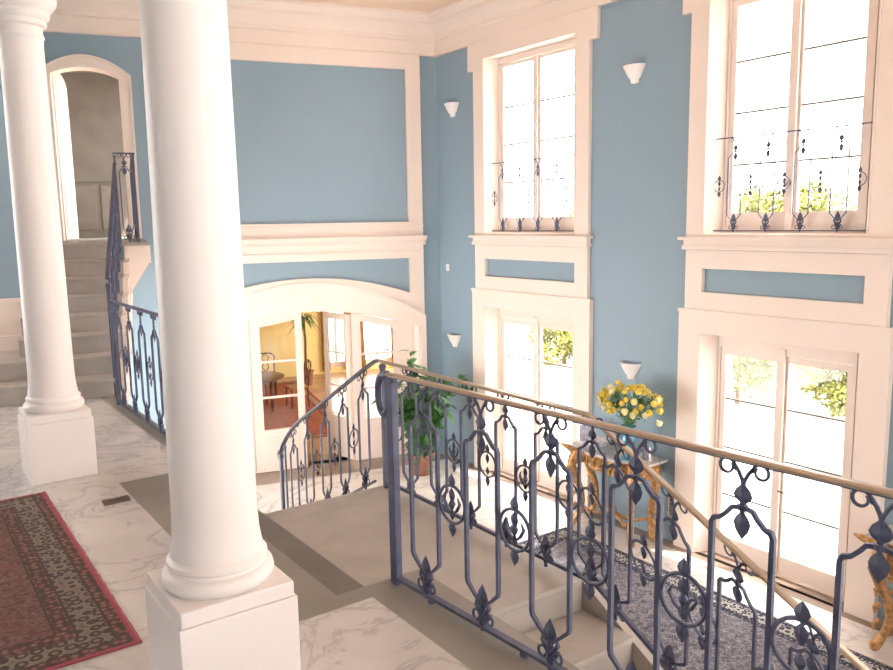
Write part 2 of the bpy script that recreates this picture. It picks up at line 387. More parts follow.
bm = NB(); box(bm, -3.4, -3.2, -6.4, 9.6, -.3, 3.6); struct(obj('wall_left', bm, M['blue']))
bm = NB(); box(bm, -3.3, .62, -6.3, 9.2, 3.45, 3.55); struct(obj('ceiling', bm, M['ceil']))
# entablature over the columns and the wall it carries
bm = NB(); box(bm, .62, 1.04, -6.2, 8.4, 3.06, 3.30); box(bm, .59, 1.07, -6.2, 8.4, 3.30, 3.36); box(bm, .62, 1.04, -6.2, 8.4, 3.36, 3.60); box(bm, .57, 1.10, -6.2, 8.4, 3.60, 3.70)
box(bm, .66, 1.0, -6.2, 8.4, 3.70, ZC+.05); struct(obj('trim_7', bm, M['cream']))
# wall left of the upper stairs (faces the camera) and the stair's own left wall
bm = NB(); box(bm, -9.0, -6.13, -3.75, -3.60, -.2, ZC+.1); box(bm, -6.28, -6.13, -3.60, .0, -.2, ZC+.1); back(struct(obj('wall_left', bm, M['blue'])))
bm = NB(); box(bm, -9.0, -6.09, -3.79, -3.75, .30, .86, .004); box(bm, -9.0, -6.07, -3.81, -3.75, .84, .885, .004); box(bm, -9.0, -6.06, -3.83, -3.75, .30, .50, .004)
box(bm, -6.13, -6.10, -3.75, -.0, .30, 1.9); back(struct(obj('baseboard_left', bm, M['cream'])))

# ------------------------------------------------------------------ columns
def column(loc, label):
    t = thing('column', label, 'column', loc)
    bm = NB(); box(bm, -.194, .194, -.194, .194, 0, .385, .004); box(bm, -.186, .186, -.186, .186, .385, .436, .005); obj('plinth', bm, M['white'], t)
    bm = NB(); lathe(bm, [(0, .436), (.168, .436), (.178, .447), (.182, .462), (.178, .480), (.170, .490), (.160, .494), (.158, .502), (.163, .510), (.162, .522), (.152, .530), (.147, .540)], 64); obj('column_base', bm, M['white'], t, smooth=35)
    pr = [(.150, .538), (.146, .56), (.140, .60), (.137, .66), (.136, .8), (.134, 1.1), (.132, 1.5), (.129, 1.9), (.126, 2.3), (.1235, 2.72), (.126, 2.74), (.132, 2.755), (.128, 2.77)]
    bm = NB(); lathe(bm, pr, 64); obj('shaft', bm, M['white'], t, smooth=35)
    bm = NB(); lathe(bm, [(.124, 2.765), (.125, 2.81), (.148, 2.82), (.150, 2.84), (.145, 2.85), (.165, 2.865), (.172, 2.885), (.166, 2.90), (.185, 2.915), (.212, 2.95), (.216, 2.972), (.20, 2.985), (0, 2.985)], 64)
    box(bm, -.22, .22, -.22, .22, 2.985, 3.06, .006); obj('capital', bm, M['white'], t, smooth=35)
    return t
column((.820, 2.475, 0), 'white round column on square plinth nearest the camera, in front of the stair opening')
column((.834, 5.570, 0), 'white round column on square plinth by the upper stairs, further along the gallery')

# ------------------------------------------------------------------ staircases
def stair_from(name, label, loc, rotz): return thing(name, label, 'staircase', loc, rotz)
def tread_box(bm, x0, x1, y0, y1, ztop, zbot, nose=None):
    box(bm, x0, x1, y0, y1, zbot, ztop-.03)
    nx0, nx1, ny0, ny1 = x0, x1, y0, y1
    if nose == 'y-': ny0 -= .02
    if nose == 'y+': ny1 += .02
    if nose == 'x+': nx1 += .02
    box(bm, nx0, nx1, ny0, ny1, ztop-.03, ztop, .006)
# central stair: short flight, landing, one flight towards the camera, one towards the back wall
t = stair_from('staircase', 'grey stone staircase with landing going down from the gallery to the hall', (1.47, 3.93, 0), 0)
def loc(bm): pass
ox, oy = 1.47, 3.93
def sbox(x0, x1, y0, y1, zt, zb, nose, name='step', mm='stair'):
    bm = NB(); tread_box(bm, x0-ox, x1-ox, y0-oy, y1-oy, zt, zb, nose); return obj(name, bm, M[mm], t)
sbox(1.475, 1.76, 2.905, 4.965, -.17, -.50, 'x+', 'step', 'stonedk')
sbox(1.72, 2.94, 2.87, 4.87, ZL, -.62, None, 'landing')
for k in range(12):
    y1 = 2.865-.35*k; sbox(1.905, 2.94, y1-.35, y1, ZL-.174*(k+1), ZF+.001, 'y-')
for k in range(6):
    y0 = 4.875+.33*k; sbox(1.73, 2.94, y0, y0+.33, ZL-.174*(k+1), ZF+.001, 'y+')
sbox(1.73, 2.94, 6.86, 7.70, ZL-.174*7, ZF+.001, 'y+', 'landing')
# stringer wall under the hall side of the landing and flights
bm = NB(); prof = [(4.87-oy, ZL-.02), (4.87+.33*6-oy, ZL-.174*6-.05), (7.70-oy, ZL-.174*7-.02), (7.70-oy, ZF+.002), (-1.30-oy, ZF+.002), (2.865-oy, ZL-.02)]
poly(bm, [prof], 2.945-ox, 2.99-ox, 'yz'); obj('stringer', bm, M['stair'], t)
bm = NB(); box(bm, 1.76-ox, 2.935-ox, 2.88-oy, 4.86-oy, ZF+.002, -.625); obj('base', bm, M['cream'], t)
# upper stairs at the left, square to the back wall
r = .176
V0 = -5.0
base = U(-5.6, V0, .0)
t2 = stair_from('staircase', 'grey stone staircase rising from the gallery to the arched doorway', base, BETA)
for k in range(8):
    u0 = -9.2 if k < 2 else -6.12
    v0 = V0+.30*k; bm = NB()
    z1 = r*(k+1)
    vend = (-3.82 if k < 2 else (v0+.30 if k < 7 else -.03))
    ue = (-5.24+.018*k) if k < 7 else -4.82
    if k < 2:
        tread_box(bm, u0+5.6, -6.12+5.6, 0+.30*k, vend-V0, z1, z1-r+.001, 'y-'); box(bm, -6.12+5.6, ue+5.6, .30*k, .30*(k+1), .002, z1-.03); box(bm, -6.12+5.6, ue+5.6, .30*k-.02, .30*(k+1), z1-.03, z1, .005)
    elif k < 7:
        tread_box(bm, u0+5.6, ue+5.6, .30*k, .30*(k+1), z1, .002, 'y-')
    else:
        tread_box(bm, u0+5.6, -5.26+5.6, .30*k, vend-V0, z1, .9, 'y-')
        box(bm, -5.26+5.6, -4.84+5.6, .30*k+.02, vend-V0, z1-.03, z1-.001)
    obj('landing' if k == 7 else 'step', bm, M['stair'], t2)
# cream stringer with a stepped edge, landing fascia and its corbel
bm = NB()
pts = [(0, -.35)]
for k in range(8): pts += [(.30*k, r*k+(0 if k else 0)), (.30*k, r*(k+1)-.035)]
pts += [(4.95, r*8-.035), (4.95, .75), (2.6, .75)]
poly(bm, [pts], -5.238+5.6, -5.178+5.6, 'yz')
for v in bm.verts: v.co.x += .06*v.co.y if v.co.y < 2.2 else .13
box(bm, -5.10+5.6, -4.82+5.6, 2.08, 4.95, r*8-.24, r*8-.035)
poly(bm, [[(-5.165+5.6, r*8-.24), (-4.84+5.6, r*8-.24), (-5.165+5.6, .66)]], 2.10, 2.30, 'xz')
obj('stringer', bm, M['cream'], t2)

# ------------------------------------------------------------------ wrought iron
BW = .0082   # half-width of the square bars
def shear(bm, k):
    if k:
        for v in bm.verts: v.co.z += k*v.co.x
def diamond(bm, x, z0, z1, w, th=.011, bulge=.45):
    zm = z0+(z1-z0)*bulge
    P = [(x, 0, z0), (x-w*.5, 0, zm), (x, 0, z1), (x+w*.5, 0, zm), (x, th, zm), (x, -th, zm), (x-w*.38, 0, zm+(z1-zm)*.42), (x+w*.38, 0, zm+(z1-zm)*.42), (x-w*.38, 0, zm-(zm-z0)*.45), (x+w*.38, 0, zm-(zm-z0)*.45)]
    v = [bm.verts.new(p) for p in P]
    ring = [0, 8, 1, 6, 2, 7, 3, 9]
    for s in (4, 5):
        for i in range(8):
            bm.faces.new((v[s], v[ring[i]], v[ring[(i+1) % 8]]))
def spiral(x, z, r0, a0, turns, n=16, sgn=1, r1=.25):
    return [(x+sgn*(r0*(1-(1-r1)*i/n))*math.cos(a0+turns*2*PI*i/n), 0, z+(r0*(1-(1-r1)*i/n))*math.sin(a0+turns*2*PI*i/n)) for i in range(n+1)]
def frame_bm(H, hw, b):
    q = H/.955; bm = NB()
    L = [(-.012, 0, .115*q), (-.028, 0, .135*q), (-.05, 0, .150*q), (-hw+.004, 0, .185*q), (-hw, 0, .20*q), (-hw, 0, .755*q), (-hw+.006, 0, .768*q), (-hw*.72, 0, .775*q), (-hw*.50, 0, .795*q), (-hw*.34, 0, .814*q), (0, 0, .820*q)]
    L2 = [(-x, y, z) for x, y, z in L]
    for l in (L, L2):
        n = len(l); tube(bm, l, [b*1.25 if 2 < i < 7 else b*1.05 for i in range(n)], 4, up=Vector((0, 1, 0)))
    tube(bm, [(0, 0, .012), (0, 0, .13*q)], b*1.3, 6); tube(bm, [(0, 0, .80*q), (0, 0, .90*q)], b*.9, 6)
    return bm
def leaves_top_bm(H):
    q = H/.955; bm = NB(); diamond(bm, 0, .825*q, .892*q, .058, bulge=.42); diamond(bm, 0, .725*q, .812*q, .052, bulge=.55)
    tube(bm, [(0, 0, .813*q), (0, 0, .827*q)], [.015, .015], 8); return bm
def leaves_bot_bm(H):
    q = H/.955; bm = NB(); diamond(bm, 0, .105*q, .205*q, .062, bulge=.42)
    for s in (-1, 1):
        tube(bm, [(0, 0, .06*q), (s*.016, .0, .088*q), (s*.036, 0, .112*q), (s*.034, 0, .132*q), (s*.020, 0, .136*q)], [.012, .014, .012, .008, .003], 6, flat=.7)
        tube(bm, [(0, .004, .05*q), (s*.020, .010, .062*q), (s*.034, .012, .085*q)], [.008, .010, .003], 6)
    tube(bm, [(0, 0, .03), (0, 0, .05), (0, 0, .075), (0, 0, .10)], [.010, .018, .013, .012], 8); return bm
def scroll_top_bm(H, b, sc=1.):
    q = H/.955; bm = NB()
    for s in (-1, 1):
        R = .025*sc; cx = .050*sc; cz = H-.026
        st = [(0, 0, .885*q), (s*.005, 0, .90*q), (s*.014, 0, cz-R*.4), (s*(cx-R), 0, cz+R*.25)]
        sp = [(s*(cx-(R*(1-.35*i/16))*math.cos(-.25+2*PI*1.15*i/16)), 0, cz-(R*(1-.35*i/16))*math.sin(-.25-0+2*PI*1.15*i/16)*-1) for i in range(17)]
        tube(bm, st+sp, [b*.95]*len(st)+[b*(.95-.3*i/16) for i in range(17)], 6)
    return bm
def scroll_bot_bm(b):
    bm = NB()
    for s in (-1, 1):
        sp = [(s*(.036-(.027*(1-.5*i/12))*math.cos(.2+2*PI*.95*i/12)), 0, .062+(.027*(1-.5*i/12))*math.sin(.2+2*PI*.95*i/12)) for i in range(13)]
        tube(bm, [(0, 0, .10), (s*.004, 0, .08)]+sp, b*1.0, 6)
    return bm
def ring_bm(H, R, b):
    q = H/.955; bm = NB(); zc = .482*q
    pts = [(R*math.sin(a), 0, zc+R*math.cos(a)) for a in [2*PI*i/24 for i in range(24)]]
    tube(bm, pts, b*1.0, 6, closed=True)
    return bm
def ring_leaves_bm(H, R, fancy):
    q = H/.955; bm = NB(); zc = .482*q
    diamond(bm, 0, zc+R-.012, zc+R+.052, .046, bulge=.45); diamond(bm, 0, zc+R-.075, zc+R-.008, .040, bulge=.55)
    diamond(bm, 0, zc-R-.062, zc-R+.010, .046, bulge=.55); diamond(bm, 0, zc-R+.010, zc-R+.065, .034, bulge=.45)
    if fancy:
        for s in (-1, 1):
            tube(bm, [(0, 0, zc-.045), (s*.03, 0, zc-.02), (s*.048, 0, zc+.01), (s*.035, 0, zc+.035)], [.006, .010, .009, .003], 6, flat=.6)
            tube(bm, [(s*.07, 0, zc-.03), (s*.085, .004, zc+.005), (s*.07, .006, zc+.045)], [.004, .011, .003], 6, flat=.6)
        tube(bm, [(0, 0, zc-.02), (0, 0, zc), (0, 0, zc+.02)], [.006, .015, .006], 8)
    return bm
MESHC = {}
def rail_meshes(H, hw, R, b, k):
    key = (H, hw, R, b, round(k, 3))
    if key in MESHC: return MESHC[key]
    d = {}
    for n, bm in (('baluster_frame', frame_bm(H, hw, b)), ('top_leaf', leaves_top_bm(H)), ('bottom_leaf', leaves_bot_bm(H)), ('top_scroll', scroll_top_bm(H, b*.75)), ('bottom_scroll', scroll_bot_bm(b*.7)), ('ring', ring_bm(H, R, b*.8)), ('ring_leaf', ring_leaves_bm(H, R, False)), ('ring_fancy', ring_leaves_bm(H, R, True))):
        shear(bm, k); me = bpy.data.meshes.new(n); bmesh.ops.recalc_face_normals(bm, faces=bm.faces[:]); bm.to_mesh(me); bm.free(); me.materials.append(M['iron']); d[n] = me
    MESHC[key] = d; return d
def put(name, me, parent, l=(0, 0, 0)):
    o = bpy.data.objects.new(name, me); link(o, parent); o.location = l; return o
def elements(root, s0, n, pitch, H, zfun, hw=.09, R=.078, b=BW, k=0., rings=True, lead_ring=False, fancy=(0, 1)):
    d = rail_meshes(H, hw, R, b, k)
    for i in range(n):
        s = s0+pitch*i; z = zfun(s)
        f = put('baluster_frame', d['baluster_frame'], root, (s, 0, z))
        put('leaf_ornament', d['top_leaf'], f); put('leaf_ornament', d['bottom_leaf'], f); put('scroll', d['top_scroll'], f); put('scroll', d['bottom_scroll'], f)
        if rings and (i < n-1 or rings == 'all'):
            s2 = s+pitch/2; g = put('ring_ornament', d['ring'], root, (s2, 0, zfun(s2))); put('leaf_ornament', d['ring_fancy' if i in fancy else 'ring_leaf'], g)
        if lead_ring and i == 0:
            s2 = s-pitch/2; g = put('ring_ornament', d['ring'], root, (s2, 0, zfun(s2))); put('leaf_ornament', d['ring_leaf'], g)
def handrail(root, pts, w=.024, h=.011, m='brass', name='handrail'):
    """pts are (s, z of top) along the railing"""
    bm = NB(); rings = []
    pr = [(-w, -h), (-w*1.02, h*.2), (-w*.6, h), (w*.6, h), (w*1.02, h*.2), (w, -h)]
    for i, p in enumerate(pts):
        a = pts[max(i-1, 0)]; c = pts[min(i+1, len(pts)-1)]; dx, dz = c[0]-a[0], c[1]-a[1]; l = math.hypot(dx, dz) or 1; nx, nz = -dz/l, dx/l
        rings.append([bm.verts.new((p[0]+nx*(q-h), y, p[1]+nz*(q-h))) for y, q in pr])
    for a, c in zip(rings, rings[1:]):
        for j in range(6): bm.faces.new((a[j], a[(j+1) % 6], c[(j+1) % 6], c[j]))
    bm.faces.new(rings[0]); bm.faces.new(list(reversed(rings[-1])))
    return obj(name, bm, M[m], root, smooth=30)
def under(root, pts, b=.012, name='top_bar'):
    bm = NB()
    for (s0, z0), (s1, z1) in zip(pts, pts[1:]):
        tube(bm, [(s0, 0, z0), (s1, 0, z1)], b*1.2, 4, up=Vector((0, 1, 0)), flat=1)
    return obj(name, bm, M['iron'], root)
def newel(root, s, z, H, w=.022, name='newel_post'):
    bm = NB(); box(bm, s-w, s+w, -w*.8, w*.8, z, z+H-.02, .003); box(bm, s-w*1.25, s+w*1.25, -w*1.1, w*1.1, z+H-.055, z+H-.03, .003); return obj(name, bm, M['iron'], root)
def cut(f, a, b, n): return [(a+(b-a)*i/n, f(a+(b-a)*i/n)) for i in range(n+1)]

# 1: balustrade in the foreground, on the gallery edge
A = Vector((1.74, 2.84, 0)); Bv = Vector((1.783, 2.206, 0)); ang = math.atan2(Bv.y-A.y, Bv.x-A.x)
R1 = thing('railing', 'near wrought iron railing with flat brass handrail along the gallery edge', 'railing', A, ang)
L1 = 3.75
handrail(R1, [(-.02, .957), (L1, .957)], .020, .006); under(R1, [(0, .940), (L1, .940)], .005)
bm = NB(); box(bm, -.02, L1, -.016, .016, .022, .036, .002)
for s in seq(.25, L1-.2, 6): box(bm, s-.012, s+.012, -.012, .012, 0, .03)
obj('bottom_rail', bm, M['iron'], R1)
newel(R1, 0, 0, .95)
elements(R1, .2175, 10, .3555, .945, lambda s: 0, fancy=(0, 1, 3))
bm = NB(); pts = [(-.02, 0, .945), (-.05, 0, .94)]+[(-.062-.040*math.sin(a), 0, .852+.085*math.cos(a)) for a in [2*PI*i/24*.98 for i in range(25)]]
tube(bm, pts, .013, 8, flat=1.6); obj('volute', bm, M['iron'], R1)
# 2: balustrade across the landing, then down the flight towards the camera
R2 = thing('railing', 'iron railing on the hall side of the landing, its brass handrail dropping down the stairs', 'railing', (2.87, 4.80, ZL), -PI/2)
bend = 4.80-2.76
slope = -.174/.35
def z2(s): return 0 if s < bend else slope*(s-bend)
end2 = bend+4.15
handrail(R2, [(-.03, .955), (bend-.02, .955), (bend+.05, .935), (end2, .955+z2(end2))], .020, .0075); under(R2, [(0, .938), (bend, .938), (end2, .936+z2(end2))], .005)
bm = NB(); tube(bm, [(-.02, 0, .055), (bend+.05, 0, .055), (end2, 0, .04+z2(end2))], .015, 4, up=Vector((0, 1, 0)))
obj('bottom_rail', bm, M['iron'], R2)
newel(R2, 0, .0, .95, .018); newel(R2, end2, z2(end2), .95, .018)
elements(R2, 4.80-4.46, 6, .3445, .945, lambda s: 0, rings=True, lead_ring=True, fancy=(1, 3))
sl = rail_meshes(.945, .09, .078, BW, slope)
s = 4.80-2.565; i = 0
while s < end2-.12:
    f = put('baluster_frame', sl['baluster_frame'], R2, (s, 0, z2(s)))
    for nm, q in (('leaf_ornament', 'top_leaf'), ('leaf_ornament', 'bottom_leaf'), ('scroll', 'top_scroll'), ('scroll', 'bottom_scroll')): put(nm, sl[q], f)
    g = put('ring_ornament', sl['ring'], R2, (s-.172, 0, z2(s-.172))); put('leaf_ornament', sl['ring_leaf'], g)
    s += .3445; i += 1
# 3: balustrade descending towards the back wall
R3 = thing('railing', 'iron railing descending from the landing towards the glazed doors of the back wall', 'railing', (2.87, 4.90, ZL), PI/2)
sl3 = -.537
def z3(s): return sl3*s
e3 = 1.80
handrail(R3, [(-.06, .955), (.0, .95)]+[(q, .955+z3(q)) for q in (.1, .5, 1.0, 1.35)]+[(1.5, .955+z3(1.5)-.01), (1.65, .955+z3(1.65)-.05), (1.75, .955+z3(1.75)-.10), (1.80, .955+z3(1.80)-.15)], .022, .010, 'iron')
bm = NB(); tube(bm, [(.05, 0, .04+z3(.05)), (e3, 0, .03+z3(e3))], .013, 4, up=Vector((0, 1, 0))); obj('bottom_rail', bm, M['iron'], R3)
s3 = rail_meshes(.93, .075, .072, BW*.9, sl3)
for i, s in enumerate((.20, .53, .86, 1.19, 1.50)):
    f = put('baluster_frame', s3['baluster_frame'], R3, (s, 0, z3(s)-(.03 if i == 4 else 0)))
    for nm, q in (('leaf_ornament', 'top_leaf'), ('leaf_ornament', 'bottom_leaf'), ('scroll', 'top_scroll'), ('scroll', 'bottom_scroll')): put(nm, s3[q], f)
    if i < 4: g = put('ring_ornament', s3['ring'], R3, (s+.165, 0, z3(s+.165))); put('leaf_ornament', s3['ring_leaf'], g)
newel(R3, 1.79, z3(1.79)-.13, .93, .018)
newel(R3, 1.69, z3(1.69)-.10, .95, .010, 'baluster')
bm = NB(); tube(bm, [(1.80+.045*math.sin(a), 0, .955+z3(1.80)-.19+.045*math.cos(a)) for a in [PI*2*i/16 for i in range(15)]], .012, 6); obj('volute', bm, M['iron'], R3)
# 4: far gallery-edge balustrade, left of the near column
R4 = thing('railing', 'iron railing on the gallery edge between the two columns, against the blue wall', 'railing', (1.645, 7.42, 0), -PI/2)
handrail(R4, [(-.02, .955), (2.36, .955)], .020, .009, 'iron'); bm = NB(); box(bm, -.02, 2.36, -.014, .014, .022, .036); obj('bottom_rail', bm, M['iron'], R4)
newel(R4, 0, 0, .95, .022); newel(R4, 2.34, 0, .95, .022)
elements(R4, .20, 6, .37, .945, lambda s: 0, hw=.085, R=.075, lead_ring=False)
# 5: railing climbing the upper stairs
p = U(-5.265, -4.98, .0); R5 = thing('railing', 'iron railing climbing beside the upper stairs at the left, seen almost end-on', 'railing', p, BETA+PI/2-.060)
sl5 = .176/.30
def z5(s): return .176+sl5*s
handrail(R5, [(-.02, .955+z5(0)), (2.06, .955+z5(2.06))], .020, .009, 'iron')
newel(R5, 0, .0, 1.10, .022)
s5 = rail_meshes(.945, .075, .072, BW, sl5)
for i in range(6):
    s = .18+.34*i; f = put('baluster_frame', s5['baluster_frame'], R5, (s, 0, z5(s)+.01))
    for nm, q in (('leaf_ornament', 'top_leaf'), ('leaf_ornament', 'bottom_leaf'), ('scroll', 'top_scroll')): put(nm, s5[q], f)
    if i < 5: g = put('ring_ornament', s5['ring'], R5, (s+.17, 0, z5(s+.17))); put('leaf_ornament', s5['ring_leaf'], g)
# 6: railing round the upper landing
p = U(-5.14, -2.86, .176*8); R6 = thing('railing', 'iron railing at the edge of the upper landing below the arched doorway', 'railing', p, BETA)
handrail(R6, [(-.02, 1.05), (.22, 1.05)], .020, .009, 'iron'); newel(R6, 0, 0, 1.04, .012); newel(R6, .20, 0, 1.04, .012)
elements(R6, .10, 1, .35, 1.04, lambda s: 0, hw=.06, R=.06, rings=False)
bm = NB(); box(bm, .185, .215, 0, 2.80, .02, .034); obj('bottom_rail', bm, M['iron'], R6)
bm = NB(); box(bm, .18, .22, 0, 2.80, 1.03, 1.05, .004); obj('handrail', bm, M['iron'], R6)
d = rail_meshes(1.04, .06, .06, BW, 0)
for i in range(7):
    f = put('baluster_frame', d['baluster_frame'], R6, (.20, .25+.38*i, 0)); f.rotation_euler.z = PI/2
    for nm, q in (('leaf_ornament', 'top_leaf'), ('leaf_ornament', 'bottom_leaf'), ('scroll', 'top_scroll')): put(nm, d[q], f)
# balconettes in front of the upper windows
names = {0: 'small iron railing in front of the upper window further back, beside the corner', 1: 'small iron railing in front of the upper window nearest the camera', 2: 'small iron railing at the third upper window, outside the view', 3: 'small iron railing at the fourth upper window, outside the view'}
for bi in (0, 1):
    c = BAYS[bi]
    Rw = thing('window_railing', names[bi], 'railing', (8.11, c+.92*KF[c], WZ0+.02), -PI/2)
    w = 2*.92*KF[c]
    bm = NB(); box(bm, 0, w, -.008, .008, .02, .034); obj('bottom_rail', bm, M['iron'], Rw)
    bm = NB(); box(bm, 0, w, -.010, .010, 1.085, 1.097); obj('handrail', bm, M['iron'], Rw)
    elements(Rw, .262, 4, .41, 1.085, lambda s: 0, hw=.088, R=.070, b=.0062, rings='all', lead_ring=True, fancy=(1,))

# ------------------------------------------------------------------ wall lamps
def sconce(y, z, label):
    t = thing('wall_lamp', label, 'lamp', (8.055, y, z))
    bm = NB(); prof = [(.02, -.125), (.055, -.12), (.066, -.10), (.064, -.08), (.095, -.045), (.125, .005), (.146, .05), (.165, .08), (.168, .10), (.155, .10), (.145, .085), (.11, .03), (.0, .0)]
    lathe(bm, prof, 20, 0, 0, PI/2, 3*PI/2)
    for v in bm.verts:
        v.co.x *= .8
    obj('lamp_shade', bm, M['porcelain'], t, smooth=50)
    bm = NB(); box(bm, -.02, 0.0, -.05, .05, -.10, .05, .006); obj('wall_plate', bm, M['porcelain'], t)
sconce(10.93, 3.45, 'white bowl wall lamp high on the blue wall near the corner of the hall')
sconce(7.00, 3.42, 'white bowl wall lamp high on the blue wall between the two tall windows')
sconce(10.96, -.46, 'white bowl wall lamp low in the blue corner, above the potted plant')
sconce(6.98, -.42, 'white bowl wall lamp low on the wall above the yellow roses')
t = thing('light_switch', 'small white light switch on the blue wall near the corner', 'switch', (8.055, 11.15, .80))
bm = NB(); box(bm, -.012, 0, -.045, .045, -.06, .06, .004); obj('plate', bm, M['plastic'], t); bm = NB(); box(bm, -.018, -.010, -.015, .015, -.02, .02, .002); obj('rocker', bm, M['plastic'], t)
# ------------------------------------------------------------------ rugs, floor plate
def rug(cx, cy, hx, hy, z, m, label, binding=None):
    t = thing('rug', label, 'rug', (cx, cy, z))
    bm = NB(); box(bm, -hx, hx, -hy, hy, 0, .009, .003); obj('carpet', bm, m, t)
    if binding:
        bm = NB(); n = 60
        tube(bm, [(hx+.004+RND.uniform(-.002, .002), -hy+2*hy*i/n, .006) for i in range(n+1)], .0075, 6); obj('binding', bm, M[binding], t)
        bm = NB(); tube(bm, [(-hx-.006, -hy, .006), (-hx-.006, hy, .006)], .0075, 6); obj('binding', bm, M[binding], t)
    return t
rm1 = rugmat('persian_rug_red', 1.35, 1.085, (.23, .10, .09), (.15, .09, .085), (.085, .07, .065), (.25, .20, .17), (.36, .09, .12), .22, 1.3)
rug(.675-1.35, 3.01+1.09, 1.35, 1.085, .0, rm1, 'worn red Persian rug with dark border and pink edge on the white marble gallery', 'pink')
rm2 = rugmat('persian_rug_slate', 1.4, 4.1, (.10, .10, .14), (.24, .22, .24), (.035, .04, .06), (.46, .44, .42), (.12, .10, .12), .34, 1.0)
rug(7.30-1.4, 7.45-4.1, 1.4, 4.1, ZF, rm2, 'large dark blue and grey patterned rug on the hall floor below the railings')
bm = NB(); poly(bm, [[(-.08, -.05), (.07, -.05), (.075, .05), (-.075, .05)]], 0, .004, 'xy')
for k in range(6): box(bm, -.05+.018*k, -.043+.018*k, -.032, .032, .004, .006)
tag(obj('floor_vent', bm, M['vent'], None, (1.0, 4.765, 0)), 'small dark metal floor plate set in the white marble by the stair recess', 'vent')
# louvred grille
t = thing('wall_grille', 'small grey louvred grille low on the wall right of the gilt table', 'grille', (8.055, 6.24, -2.12))
bm = NB(); poly(bm, [rect(-.07, .07, -.16, .16), rect(-.055, .055, -.145, .145)[::-1]], -.02, 0, 'yz'); obj('grille_frame', bm, M['frame'], t)
bm = NB()
for k in range(6): box(bm, -.016, -.004, -.055, .055, -.13+.048*k, -.10+.048*k)
obj('louvres', bm, M['muntin'], t)

